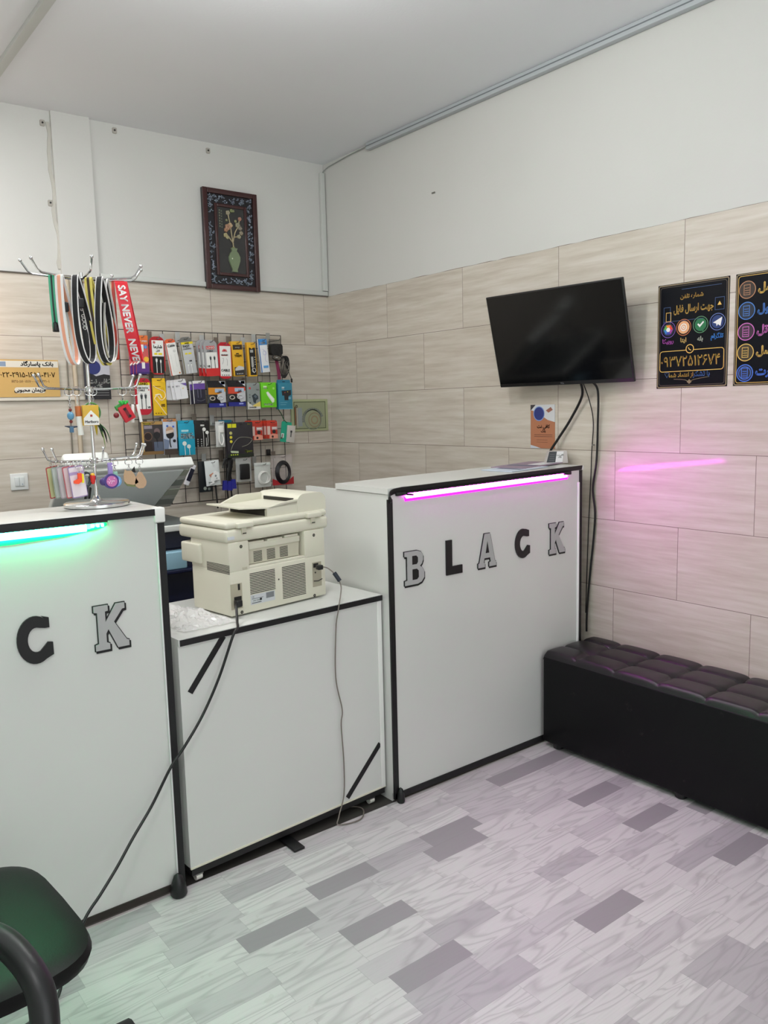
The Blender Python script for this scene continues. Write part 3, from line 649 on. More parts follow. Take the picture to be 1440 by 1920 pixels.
mb = MB(); mb.prism([(0.0, 0.196), (0.142, 0.196), (0.142, 0.118), (0.10, 0.128), (0.06, 0.150), (0.02, 0.168), (0.0, 0.172)], -0.0013, 0, K((206, 208, 210))); mb.prism(circ(0.05, 0.156, 0.031), -0.0016, 0, K((40, 52, 120))); ring(mb, 0.05, 0.156, 0.033, 0.004, -0.0018, 0, K((120, 150, 205)))
mb.prism([(0.0, 0.196), (0.03, 0.196), (0.0, 0.170)], -0.0017, 0, K((60, 56, 60))); mb.prism([(0.09, 0.170), (0.118, 0.185), (0.13, 0.172), (0.105, 0.160)], -0.0016, 0, K((150, 96, 80))); mb.prism([(0, 0), (0.06, 0), (0.03, 0.008), (0.0, 0.014)], -0.0014, 0, K((200, 205, 215))); mb.build('printed_picture', p3)
mb = MB(); mb.text(fa('کافی نت'), 0.076, 0.092, 0.021, -0.002, BLK, bold=0.03); mb.build('lettering', p3); mb = MB(); mb.text(fa('بلک'), 0.076, 0.073, 0.018, -0.002, BLK, bold=0.03)
for q in range(2): mb.box(0.022, 0.128, -0.0015, 0, 0.0600 - q * 0.008, 0.0618 - q * 0.008, K((96, 62, 52)))
for q in range(2): mb.box(0.036, 0.10, -0.0015, 0, 0.037 - q * 0.010, 0.0385 - q * 0.010, K((110, 74, 60)))
mb.build('lettering', p3, 'dark lettering')

# ------------------------------------------------------------------ back wall: framed carving, certificate, signs, switch
pic = thing('framed_carving', 'dark wooden framed carving of a green vase with blossoms on the back wall', 'picture', (-0.8, -0.020, 2.075))
w_, h_ = 0.327, 0.528; WOOD = M((60, 26, 26), 0.3, coat=0.4, name='rosewood')
mb = MB(); mb.prism(rrect(0, w_, 0, h_, 0.002), 0.0, 0.014, M((26, 24, 30), 0.4)); mb.build('backing', pic)
mb = MB()
for a in ((0, 0.026, 0, h_), (w_ - 0.026, w_, 0, h_), (0.0262, w_ - 0.0262, 0, 0.026), (0.0262, w_ - 0.0262, h_ - 0.026, h_)): mb.box(a[0], a[1], -0.012, 0.002, a[2], a[3], WOOD, 0.003)
mb.build('outer_frame', pic)
mb = MB(); i0, i1, j0, j1 = 0.066, w_ - 0.066, 0.075, h_ - 0.075
for a in ((i0, i0 + 0.016, j0, j1), (i1 - 0.016, i1, j0, j1), (i0 + 0.0162, i1 - 0.0162, j0, j0 + 0.016), (i0 + 0.0162, i1 - 0.0162, j1 - 0.016, j1)): mb.box(a[0], a[1], -0.010, 0.002, a[2], a[3], WOOD, 0.003)
mb.build('inner_frame', pic)
mb = MB(); FR = M((136, 146, 162), 0.3); rnd = random.Random(4)
def fret(x0, x1, z0, z1, n):
    for _ in range(n):
        x = rnd.uniform(x0, x1); z = rnd.uniform(z0, z1); t = rnd.choice('LLSOH'); s_ = 0.015
        x = min(max(x, x0 + 0.006), x1 - 0.006); z = min(max(z, z0 + 0.006), z1 - 0.006)
        if t == 'O': mb.prism(circ(x, z, 0.0052, 10), -0.004, 0, FR)
        elif t == 'H': mb.box(x - s_ * 0.7, x + s_ * 0.7, -0.004, 0, z - 0.0022, z + 0.0022, FR); mb.box(x - 0.0015, x + 0.0015, -0.004, 0, z - s_ * 0.6, z + s_ * 0.6, FR)
        elif t == 'S': mb.box(x - s_ * 0.5, x + s_ * 0.5, -0.004, 0, z - 0.006, z - 0.003, FR); mb.box(x - s_ * 0.5, x - s_ * 0.2, -0.004, 0, z - 0.006, z + 0.004, FR)
        else: mb.box(x - s_ * 0.5, x + s_ * 0.4, -0.004, 0, z - 0.0015, z + 0.0015, FR); mb.box(x + s_ * 0.15, x + s_ * 0.4, -0.004, 0, z - 0.0015, z + s_ * 0.7, FR)
fret(0.031, 0.062, 0.032, h_ - 0.032, 52); fret(w_ - 0.062, w_ - 0.031, 0.032, h_ - 0.032, 52); fret(0.064, w_ - 0.064, 0.032, 0.068, 22); fret(0.064, w_ - 0.064, h_ - 0.068, h_ - 0.032, 22)
mb.build('pierced_fretwork', pic)
MB().box(i0 + 0.014, i1 - 0.014, -0.003, 0.0, j0 + 0.014, j1 - 0.014, M((54, 54, 54), 0.25)).build('panel', pic)
mb = MB(); JA = M((116, 132, 100), 0.25, coat=0.5); xc = 0.172
vp = [(0.016, 0), (0.014, 0.012), (0.022, 0.03), (0.033, 0.06), (0.034, 0.08), (0.025, 0.10), (0.014, 0.112), (0.016, 0.120), (0.020, 0.127)]
mb.prism([(xc + r, 0.098 + z) for r, z in vp] + [(xc - r, 0.098 + z) for r, z in reversed(vp)], -0.014, -0.003, JA); mb.prism(circ(xc - 0.015, 0.168, 0.004, 10, 0.8), -0.0145, -0.01, K((226, 232, 205)))
mb.build('carved_vase', pic, 'green jade vase'); mb = MB(); BR = M((168, 156, 124), 0.5)
for P in ([(xc, 0.222), (xc - 0.004, 0.26), (xc - 0.010, 0.30), (xc - 0.016, 0.35), (xc - 0.026, 0.40)], [(xc - 0.002, 0.26), (xc + 0.012, 0.31), (xc + 0.034, 0.345), (xc + 0.04, 0.375)], [(xc, 0.25), (xc - 0.03, 0.285), (xc - 0.045, 0.30)], [(xc + 0.005, 0.285), (xc + 0.035, 0.29)]):
    mb.tube(smooth_path([(x, -0.007, z) for x, z in P], 5), 0.0034, BR, 8)
mb.build('carved_branch', pic); mb = MB()
for x, z, r, c in ((-0.03, 0.335, 0.017, (170, 132, 108)), (-0.015, 0.345, 0.014, (190, 160, 130)), (-0.042, 0.318, 0.012, (168, 126, 100)), (-0.045, 0.290, 0.013, (170, 160, 120)), (-0.035, 0.28, 0.010, (176, 168, 130)), (0.030, 0.35, 0.015, (150, 146, 122)), (0.045, 0.335, 0.012, (140, 132, 118)), (0.05, 0.31, 0.012, (150, 140, 120)), (0.036, 0.29, 0.012, (160, 156, 130)), (-0.026, 0.41, 0.013, (160, 152, 128)), (0.045, 0.385, 0.011, (172, 128, 110)), (0.018, 0.37, 0.008, (150, 150, 110)), (-0.036, 0.37, 0.007, (140, 140, 110)), (-0.004, 0.46, 0.010, (130, 138, 96)), (0.008, 0.44, 0.007, (130, 138, 96)), (0.0, 0.222, 0.012, (120, 124, 80))):
    z = min(z, j1 - 0.03)
    for q in range(5): mb.ball((xc + x + r * 0.5 * math.cos(q * 1.257), -0.006, z + r * 0.5 * math.sin(q * 1.257)), r * 0.55, M(c, 0.4), 1, 6)
mb.build('carved_blossoms', pic, 'pale pink and green stone blossoms')
mb = MB()
for q in range(7): mb.box(0.094, 0.100, -0.0036, 0, 0.415 - q * 0.014, 0.423 - q * 0.014, M((120, 124, 104), 0.5)); mb.box(0.106, 0.111, -0.0036, 0, 0.412 - q * 0.014, 0.420 - q * 0.014, M((110, 114, 96), 0.5))
mb.build('inscription', pic)
# certificate
ce = thing('metal_relief_certificate', 'pale green framed relief with a gear emblem beside the wire grid', 'picture', (-0.29, -0.001, 1.283))
MB().box(0, 0.262, -0.008, 0, 0, 0.190, M((176, 182, 142), 0.4), 0.002).build('frame', ce)
mb = MB(); outline(mb, [(0.018, 0.014), (0.244, 0.014), (0.244, 0.176), (0.018, 0.176)], 0.0045, -0.0086, M((84, 92, 66), 0.4)); mb.build('border', ce)
MB().box(0.024, 0.238, -0.0084, 0, 0.020, 0.170, M((160, 166, 136), 0.3, 0.3)).build('plate', ce)
mb = MB(); gm = M((130, 138, 130), 0.4, 0.4); cxg, czg = 0.150, 0.078
for q in range(15):
    a = math.radians(20 + q * 12); xf = Matrix.Translation((cxg + 0.068 * math.cos(a), 0, czg + 0.062 * math.sin(a) - 0.01)) @ Matrix.Rotation(-a, 4, 'Y'); mb.box(-0.006, 0.009, -0.0095, -0.008, -0.006, 0.006, gm, 0, xf)
ring(mb, cxg, czg - 0.01, 0.062, 0.005, -0.0095, 0, gm); ring(mb, cxg + 0.012, czg - 0.012, 0.044, 0.005, -0.0097, 0, M((150, 132, 106), 0.4)); ring(mb, cxg + 0.012, czg - 0.012, 0.026, 0.008, -0.0097, 0, M((160, 138, 110), 0.4)); mb.box(0.046, 0.075, -0.0092, -0.008, 0.03, 0.14, M((150, 158, 160), 0.4))
mb.build('gear_emblem', ce)
mb = MB(); mb.tube([(0.026, -0.012, 0.04), (0.026, -0.012, 0.145)], 0.003, M((150, 92, 60), 0.5)); mb.tube([(0.038, -0.012, 0.02), (0.036, -0.012, 0.14)], 0.0035, M((190, 180, 170), 0.4)); mb.tube([(0.036 + 0.007 * math.cos(a / 3), -0.012, 0.148 + 0.007 * math.sin(a / 3)) for a in range(19)], 0.002, M((90, 80, 70), 0.4)); mb.build('hanging_pens', ce)
# bank card sign, dark flyer, switch
sg = thing('bank_account_sign', 'gold sign with a long account number at the left edge of the back wall', 'sign', (-2.02, -0.012, 1.504))
mb = MB().box(0, 0.414, -0.003, 0, 0, 0.176, K((206, 168, 100))); mb.build('sheet', sg)
mb = MB().box(0, 0.412, -0.0036, 0, 0.140, 0.170, K((222, 218, 206))); mb.prism(rrect(0.205, 0.345, 0.018, 0.046, 0.012), -0.0036, 0, K((228, 222, 208))); mb.box(0.14, 0.175, -0.0040, 0, 0.144, 0.166, K((130, 150, 176))); mb.build('printed_bands', sg)
MB().text(fa('بانک پاسارگاد'), 0.315, 0.148, 0.026, -0.0042, BLK, bold=0.03, sx=1.1).build('lettering', sg); mb = MB(); mb.text('۵۰۲۲-۲۹۱۵-۱۶۵۸-۴۱۰۷', 0.262, 0.094, 0.034, -0.0042, K((76, 46, 24)), bold=0.006, sx=0.98).build('lettering', sg)
mb = MB(); mb.text('IR۳۵۰۵۷۰۰۷۷۷۰۰۰۰۱۹۲۸۶۴۲۱۰۰۱', 0.280, 0.068, 0.018, -0.0042, K((110, 74, 40)), sx=0.85).build('lettering', sg); mb = MB(); mb.text(fa('فریمان محبوبی'), 0.275, 0.026, 0.024, -0.0042, K((60, 44, 34)), bold=0.03); mb.build('lettering', sg, 'brown lettering')
fl = thing('shop_flyer', 'black flyer with white lettering on the back wall behind the lanyards', 'flyer', (-1.492, -0.03, 1.488))
MB().box(0, 0.130, -0.002, 0, 0, 0.20, K((28, 28, 32))).build('sheet', fl)
mb = MB().prism([(0.02, 0.20), (0.13, 0.20), (0.13, 0.12), (0.10, 0.125), (0.06, 0.115), (0.02, 0.14)], -0.0026, 0, K((190, 190, 200))); mb.prism(circ(0.05, 0.158, 0.035), -0.003, 0, K((36, 46, 110))); mb.prism([(0.0, 0), (0.018, 0), (0.018, 0.20), (0, 0.20)], -0.003, 0, K((60, 60, 66))); mb.build('printed_picture', fl)
mb = MB(); mb.text(fa('کافی نت'), 0.075, 0.080, 0.030, -0.0034, WHITE, bold=0.025).build('lettering', fl); mb = MB(); mb.text(fa('بلک'), 0.068, 0.056, 0.024, -0.0034, WHITE, bold=0.04)
for q in range(3): mb.box(0.03, 0.12, -0.003, 0, 0.044 - q * 0.012, 0.0455 - q * 0.012, K((170, 170, 170)))
mb.build('lettering', fl, 'white lettering')
sw = thing('light_switch', 'white double light switch on the tiled back wall', 'switch', (-1.825, 0, 1.102))
MB().box(-0.040, 0.040, -0.009, 0, -0.040, 0.040, M((226, 230, 228), 0.3), 0.003).build('plate', sw)
for a in (-0.021, 0.0005): MB().box(a, a + 0.0205, -0.013, -0.008, -0.021, 0.022, M((216, 222, 222), 0.25), 0.0015).build('rocker', sw)
MB().ball((0.012, -0.013, -0.012), 0.002, M((60, 110, 150), 0.3), 1, 6).build('indicator', sw)

# ------------------------------------------------------------------ wire grid with hanging accessories
WIRE = M((30, 26, 28), 0.4, 0.3, name='grid_wire')
gr = thing('wire_display_grid', 'black wire display grid on the back wall full of phone accessories', 'display rack', (-1.305, -0.030, 0.926))
GW, GH = 0.950, 0.912
mb = MB().tube([(0, 0, 0), (GW, 0, 0), (GW, 0, GH), (0, 0, GH)], 0.0028, WIRE, 6, closed=True); mb.build('frame', gr)
mb = MB()
for k in range(1, 12): mb.tube([(GW * k / 12, 0.004, 0), (GW * k / 12, 0.004, GH)], 0.0019, WIRE, 6); mb.tube([(0, 0, GH * k / 12), (GW, 0, GH * k / 12)], 0.0019, WIRE, 6)
mb.build('wire_mesh', gr)
for x in (0.1, 0.85):
    for z in (0.05, GH - 0.05): MB().box(x - 0.006, x + 0.006, 0.0, 0.030, z - 0.006, z + 0.006, STEEL, 0.001).build('wall_clip', gr)
HTAB = [K((178, 180, 178)), K((110, 100, 90)), K((150, 150, 146))]
def short(l):
    l = l.split(',')[0]
    for c in (' beside', ' in the second', ' in the third', ' in the lowest', ' at the '): l = l.split(c)[0]
    return 'the ' + l
def hook(x, z, what, tone=0, L=0.135, zt=0.05):
    t = thing('display_hook', 'grid hook holding ' + what, 'hook', (x, -0.034, z), group='hooks on the wire grid')
    MB().box(-0.013, 0.013, -0.003, 0.0, -0.012, zt, HTAB[tone], 0.001).build('back_plate', t)
    MB().tube([(0, -0.002, 0.0), (0, -L + 0.012, 0.0), (0, -L, 0.008)], 0.002, STEEL, 6).build('prong', t)
    return t
def pillow(mb, w, h, t, mat, n=14, crimp=0.06, z0=0.0, wr=0.0, seed=1):
    rr = random.Random(seed); V = []; F = []
    for s_ in (-1, 1):
        for j in range(n + 1):
            for i in range(n + 1):
                u = i / n; v = j / n; b = max(0.0, math.sin(math.pi * u)) ** 0.5 * max(0.0, math.sin(math.pi * min(1, max(0, (v - crimp) / (1 - 2 * crimp))))) ** 0.5
                V.append(((u - 0.5) * w, s_ * (b * t / 2 + 0.0004) + wr * (rr.random() - 0.5) * b, z0 - v * h))
    m_ = (n + 1) ** 2
    for s_ in (0, 1):
        for j in range(n):
            for i in range(n): a = s_ * m_ + j * (n + 1) + i; F.append((a, a + 1, a + n + 2, a + n + 1))
    mb.add(V, F, mat, True); return mb
def product(name, cat, label, fr, color, prints=(), texts=(), tilt=0.0, th=0.010, shape='box', tab=None, extra=None, y=-0.125, group='phone accessories on the wire grid', hk=0, hooktxt=None, dx=0, mat=None, hz=0.0, zp=None):
    xc, zt, w, h = fr
    a = math.radians(tilt); h = h / max(0.3, math.cos(a)) - abs(math.sin(a)) * w * 0.5; w = max(0.02, w - abs(math.sin(a)) * h)
    xt = xc - math.sin(-a) * h / 2
    t = thing(name, label, cat, (xt + dx, y, zt), (0, a, 0), group)
    m_ = mat or K(color, 0.35); mb = MB(); th2 = th / 2; tz = 0
    if tab:
        tcol, tht, rad = tab; tz = tht
        P = rrect(-w / 2 * 0.98, w / 2 * 0.98, -tht - 0.004, 0, min(rad, tht * 0.95), 6, (0, 0, 1, 1))
        tm = MB().prism(P, -0.002, 0.002, K(tcol, 0.35)); tm.prism(rrect(-0.009, 0.009, -0.013, -0.009, 0.002), -0.0026, 0.0026, BLK); tm.build('hang_tab', t)
    top = -tz; bh = h - tz
    if shape == 'box': mb.box(-w / 2, w / 2, -th2, th2, -h, top, m_, 0.0012)
    elif shape == 'card': mb.prism(rrect(-w / 2, w / 2, -h, top, 0.006), -th2, th2, m_)
    elif shape == 'round': mb.prism(rrect(-w / 2, w / 2, -h, top, w * 0.38, 8, (0.15, 0.15, 1, 1)), -th2, th2, m_)
    elif shape == 'bag': pillow(mb, w, bh, th, m_, z0=top, wr=0.003, seed=len(label))
    yy = -th2 - (0.0004 if shape != 'bag' else 0.0022)
    def U(u): return (u - 0.5) * w
    def Vv(v): return top - v * bh
    for k, p in enumerate(prints):
        if not isinstance(p[0], str): mb.box(U(p[0]), U(p[1]), yy - 0.0002 * (k + 1), yy + 0.001, Vv(p[3]), Vv(p[2]), K(p[4], 0.35))
        elif p[0] == 'c': mb.prism(circ(U(p[1]), Vv(p[2]), p[3] * w, 16), yy - 0.0003 * (k + 1), yy + 0.001, K(p[4], 0.35))
        elif p[0] == 'o': ring(mb, U(p[1]), Vv(p[2]), p[3] * w, 0.12 * p[3] * w + 0.001, yy - 0.0003 * (k + 1), 0, K(p[4], 0.35))
        elif p[0] == 'p': mb.prism([(U(a_), Vv(b_)) for a_, b_ in p[1]], yy - 0.0003 * (k + 1), yy + 0.001, K(p[2], 0.35))
        elif p[0] == 'l': mb.tube(smooth_path([(U(a_), yy - 0.0004, Vv(b_)) for a_, b_ in p[1]], 5), p[2], K(p[3], 0.35), 6)
        elif p[0] == 'plug':
            _, u, v, s_, c, down = p; x, z = U(u), Vv(v); s_ *= w
            mb.box(x - s_ * .22, x + s_ * .22, yy - 0.0012, yy, z - s_ * .35, z, K((150, 150, 155), 0.3)); mb.prism([(x - s_ * .32, z - s_ * .35), (x + s_ * .32, z - s_ * .35), (x + s_ * .2, z - s_ * 1.25), (x - s_ * .2, z - s_ * 1.25)], yy - 0.0016, yy, K(c, 0.4))
            mb.tube([(x, yy - 0.0006, z - s_ * 1.2), (x, yy - 0.0006, Vv(down))], s_ * 0.08 + 0.0004, K(c, 0.4), 6)
    body = mb.build({'box': 'carton', 'card': 'card', 'round': 'card', 'bag': 'bag'}[shape], t)
    if texts:
        mt = MB()
        for (s_, u, v, sz, c, *r_) in texts: mt.text(s_, U(u), Vv(v), sz * w, yy - 0.0022 if shape != 'bag' else yy - 0.0016 - th * 0.2, K(c, 0.4), bold=0.03, rot=(r_[0] if r_ else 0), sx=(r_[1] if len(r_) > 1 else 1))
        mt.build('lettering', t)
    if extra: extra(t, w, h, yy)
    if hk is not None:
        hook(xt, zt - 0.011 + hz, hooktxt or short(label), hk, zt=(zp or 0.045))
    return t
W_, B_, R_, Y_ = (238, 238, 234), (20, 20, 22), (204, 38, 40), (238, 216, 40)
p1 = product('cable_package', 'cable', 'orange and violet cable pack, front of the stack at top left of the grid', (-1.226, 1.802, 0.066, 0.191), (206, 92, 92), [(0, 1, 0, .22, (228, 116, 52)), (0, 1, .72, 1, (92, 50, 130)), ('p', [(0, .25), (.5, .25), (0, .6)], (80, 60, 140)), ('c', .8, .62, .2, (240, 190, 60)), ('c', .78, .3, .12, (90, 150, 220)), ('l', [(.0, .75), (.35, .62), (.5, .4)], .004, W_), (.40, .62, .24, .42, W_), (.42, .66, .70, .86, W_), (0, 1, .95, 1, (60, 40, 110))], [('HOT SPEED', .5, .17, .17, W_)], tab=None, hk=0, hooktxt='the orange and violet cable packs')
dup(p1, (-1.236, -0.108, 1.799), 'orange and violet cable pack, second of the stack at top left of the grid'); dup(p1, (-1.247, -0.092, 1.797), 'orange and violet cable pack, rearmost of the stack at top left')
product('cable_package', 'cable', 'red cable pack with a white and black label, beside the orange and violet packs', (-1.145, 1.799, .079, .191), (178, 32, 38), [(.14, .92, .10, .52, W_), (.14, .92, .52, .96, B_), ('o', .30, .155, .09, (196, 60, 50)), ('c', .30, .155, .05, (196, 60, 50)), (.28, .48, .43, .48, Y_), (.55, .80, .43, .48, Y_), ('plug', .40, .56, .22, W_, .96), ('plug', .68, .60, .18, W_, .96)], [(fa('شارما'), .52, .30, .26, B_), (fa('کابل'), .52, .39, .16, (150, 150, 160))], shape='round', hk=1)
product('cable_package', 'cable', 'tilted white cable box with an orange tab', (-1.062, 1.789, .086, .190), W_, [('o', .70, .26, .10, (150, 150, 150)), ('l', [(.3, .35), (.3, .8), (.35, .9)], .0006, (206, 206, 204)), ('l', [(.68, .36), (.68, .75)], .0006, (210, 210, 206)), ('c', .82, .94, .07, (200, 120, 60)), (0.0, .06, 0, 1, (200, 70, 50))], [('Cable', .5, .12, .30, (120, 120, 120))], tilt=-9, tab=((226, 96, 56), .020, .016), th=.014, hk=0)
product('cable_package', 'cable', 'grey fast charging cable pack with a yellow band', (-.978, 1.802, .092, .193), (196, 198, 200), [(0, 1, 0, .07, Y_), (.25, .44, .34, .39, Y_), (.52, .76, .34, .39, Y_), ('plug', .36, .68, .14, W_, 1), ('plug', .62, .68, .14, W_, 1), (.50, .70, .58, .62, (60, 60, 64)), (0, .05, 0, 1, (120, 112, 70))], [('AWEI', .5, .06, .14, B_), ('FAST', .42, .17, .26, (96, 98, 102)), ('CHARGING', .45, .235, .13, (130, 130, 134))], tilt=-7, tab=((116, 116, 112), .026, .024), th=.016, hk=0)
pv = product('cable_package', 'cable', 'grey and red cable pack marked V8 with two black plugs, front of its stack', (-.846, 1.790, .086, .191), (168, 168, 170), [(0, 1, .78, 1, (208, 44, 44)), (.10, .94, .34, .78, W_), (.16, .80, .16, .25, (214, 60, 66)), ('plug', .42, .44, .22, (44, 52, 56), .78), ('plug', .72, .44, .22, (44, 52, 56), .78)], [('LDNIO', .48, .235, .20, W_), ('CABLE', .42, .32, .16, (90, 90, 94)), ('V8', .22, .75, .20, B_)], tilt=-3, shape='round', hk=0)
dup(pv, (pv.location.x - .012, -.108, 1.792), 'grey and red cable pack, second in the stack behind the front V8 pack'); dup(pv, (pv.location.x - .026, -.090, 1.794), 'grey and red cable pack, rearmost in the stack of V8 packs')
product('cable_package', 'cable', 'red framed white cable pack showing a red fan logo', (-.768, 1.781, .080, .193), (190, 26, 44), [(.14, .95, .10, .93, W_), (.26, .68, .345, .37, (200, 60, 60)), ('l', [(.30, .45), (.40, .44), (.38, .52), (.30, .60)], .0007, (120, 120, 120)), ('l', [(.62, .44), (.68, .5), (.66, .64)], .0007, (120, 120, 120))] + [('p', [(.5, .25), (.5 + .17 * math.cos(a) - .03 * math.sin(a), .255 - .065 * math.sin(a) - .012 * math.cos(a)), (.5 + .19 * math.cos(a), .25 - .075 * math.sin(a)), (.5 + .17 * math.cos(a) + .03 * math.sin(a), .255 - .065 * math.sin(a) + .012 * math.cos(a))], (206, 36, 46)) for a in (0.15, .72, 1.28, 1.85, 2.42, 2.98)] + [('c', .25 + .16 * q, .90, .03, B_) for q in range(4)], [('HUAWEI', .48, .365, .13, (60, 60, 60)), ('CABLE', .5, .80, .22, (90, 90, 90))], shape='round', hk=1)
product('cable_package', 'cable', 'tall yellow cable box with a dark band', (-.688, 1.789, .076, .189), (230, 176, 38), [(.1, .95, .10, .24, (60, 44, 30)), (.10, .98, .74, .98, (52, 50, 50)), ('p', [(.15, .78), (.5, .70), (.95, .74), (.95, .82), (.15, .84)], (206, 206, 204)), (.35, .60, .34, .37, B_)] + [('c', .3 + .16 * q, .93, .035, W_) for q in range(4)], [('TREM', .5, .45, .26, B_), ('energy', .5, .19, .16, W_)], tilt=-3, th=.030, y=-.115, hk=1)
product('cable_package', 'cable', 'narrow yellow and black cable box beside the tall yellow one', (-.600, 1.786, .058, .186), (232, 178, 44), [(.18, .92, .16, .96, B_), ('p', [(.0, .08), (.95, .08), (.5, .20)], (236, 182, 44)), (.3, .66, .22, .30, (170, 172, 170)), (.36, .62, .42, .72, (180, 180, 176)), ('o', .60, .82, .24, W_), ('l', [(.45, .7), (.5, .82), (.62, .9)], .0012, W_)] + [('c', .80, .44 + .07 * q, .05, (190, 190, 190)) for q in range(4)], [], tilt=-2, th=.026, y=-.115, hk=0)
product('cable_package', 'cable', 'blue edged white data cable pack at the right of the top row', (-.527, 1.806, .070, .185), (232, 234, 238), [(0, 1, 0, .18, (62, 142, 212)), (0, .10, 0, 1, (58, 120, 190)), ('o', .60, .42, .22, (180, 190, 220)), ('l', [(.4, .3), (.7, .4), (.6, .62), (.8, .7)], .001, (196, 180, 220)), (.30, .86, .80, .87, (90, 160, 220))], [('HB9', .5, .15, .30, W_)], tilt=-5, th=.012, hk=0)
t = thing('charger_adapter', 'black power adapter hanging at the top right corner of the grid', 'charger', (-.442, -.11, 1.802), group=None)
mb = MB(); mb.prism(rrect(-.037, .037, -.082, -.02, .014), -.022, .012, BLACKP, True); mb.build('body', t); mb = MB(); pillow(mb, .076, .120, .05, M((40, 40, 42), 0.15, alpha=.35), z0=0.006, wr=.006, seed=3); mb.build('clear_bag', t)
mb = MB(); mb.tube(smooth_path([(-.02, -.02, -.08), (-.03, -.02, -.10), (.01, -.02, -.112), (.03, -.02, -.095), (.0, -.02, -.08)], 5), .003, BLACKP); mb.box(-.012, .0, -.026, -.022, -.098, -.094, K((190, 190, 190))); mb.build('cord', t); hook(-.442, 1.80, 'the black power adapter', 2)
t = thing('coiled_cable', 'bundled thin black charging cable hanging right of the grid', 'cable', (-.379, -.10, 1.715))
mb = MB()
for q in range(6):
    r_ = random.Random(q); a = -.024 + q * .008; mb.tube(smooth_path([(a, -.004 * q, -.04), (a * .4, 0, .0), (.014 + a * .3, -.003 * q, -.01), (a + .014, 0, -.075), (a * .6, .003 * q, -.12), (a - .006, -.003, -.08)], 5, True), .0022, BLACKP, 6, True)
mb.build('coil', t); MB().tube([(.0, 0, 0.0), (.004, 0.04, .01), (.0, 0.07, .015)], .0016, BLACKP, 6).build('tie', t)
mb = MB().tube(smooth_path([(.012, -.01, -.05), (.022, -.01, -.09), (.036, -.012, -.125)], 5), .002, BLACKP, 6); mb.box(.032, .041, -.017, -.008, -.147, -.125, BLACKP, .002); mb.build('plug_end', t)
tag(MB().ribbon(smooth_path([(-.425, -.09, 1.70), (-.424, -.10, 1.66), (-.418, -.10, 1.62), (-.416, -.10, 1.585)]), (1, 0, 0), .020, .002, K((124, 30, 72))).build('wrist_strap'), 'dark crimson strap hanging below the black power adapter', 'strap')
# second row
product('cable_package', 'cable', 'red framed white cable pack with a yellow top band, marked V8', (-1.232, 1.590, .082, .185), (186, 26, 48), [(.10, .93, .12, .84, W_), (.10, .93, .12, .19, Y_), ('plug', .36, .42, .26, (60, 64, 66), .84), ('plug', .62, .42, .24, (60, 64, 66), .84), ('c', .84, .32, .04, (210, 60, 60))], [('LDNIO', .5, .185, .19, B_), ('USB DATA', .45, .29, .15, (96, 96, 96)), ('CABLE', .38, .35, .14, (96, 96, 96)), ('V8', .80, .82, .17, B_)], shape='round', hk=1)
product('cable_package', 'cable', 'yellow cable box with a pale curling cable picture', (-1.147, 1.590, .070, .190), (234, 190, 30), [('l', [(.05, .12), (.35, .2), (.85, .30), (.92, .45), (.6, .55), (.3, .42), (.1, .50), (.3, .62), (.7, .85), (.95, .98)], .0022, (250, 228, 190)), ('l', [(.15, .40), (.5, .38), (.65, .48)], .0035, (246, 240, 220)), ('o', .74, .22, .10, (206, 150, 30)), (.58, .86, .66, .74, (96, 60, 10)), ('c', .14, .93, .04, (120, 70, 10)), ('c', .34, .93, .04, (120, 70, 10)), ('c', .54, .93, .04, (120, 70, 10)), (.05, .6, .13, .145, (150, 100, 20))], [('2.1', .72, .73, .16, Y_)], tab=((232, 186, 30), .018, .004), th=.012, hk=1)
q3 = product('accessory_bag', 'cable', 'small white flat cable bag, front of its stack in the second row', (-1.028, 1.585, .080, .107), (232, 232, 236), [('p', [(.55, .12), (1, .12), (1, .30)], (110, 86, 170)), ('l', [(.45, .4), (.45, .85)], .0006, (200, 200, 200)), ('c', .68, .40, .05, (236, 220, 120))], [('QC 3', .25, .28, .13, (90, 90, 96))], tilt=-7, shape='card', th=.006, tab=((226, 224, 226), .012, .01), hk=2)
dup(q3, (q3.location.x - .014, -.112, 1.583), 'small white flat cable bag, second in its stack'); dup(q3, (q3.location.x - .026, -.098, 1.580), 'small white flat cable bag, rearmost in its stack', (0, math.radians(3), 0))
q4 = product('cable_package', 'cable', 'violet and black cable pack with a white frame in the second row', (-.926, 1.577, .074, .120), (44, 42, 58), [(0, 1, 0, .12, (226, 224, 224)), (0, 1, .12, .38, (108, 76, 160)), (0.0, .05, 0, 1, (222, 222, 220)), ('l', [(.38, .35), (.38, .75)], .004, (70, 70, 90)), ('l', [(.62, .38), (.62, .75)], .004, (70, 70, 90)), ('l', [(.25, .85), (.6, .9), (.95, .82)], .001, (110, 110, 120))], [], tilt=-2, th=.008, hk=2, zp=.02)
dup(q4, (q4.location.x - .014, -.110, 1.574), 'violet and black cable pack, half hidden behind the front violet one')
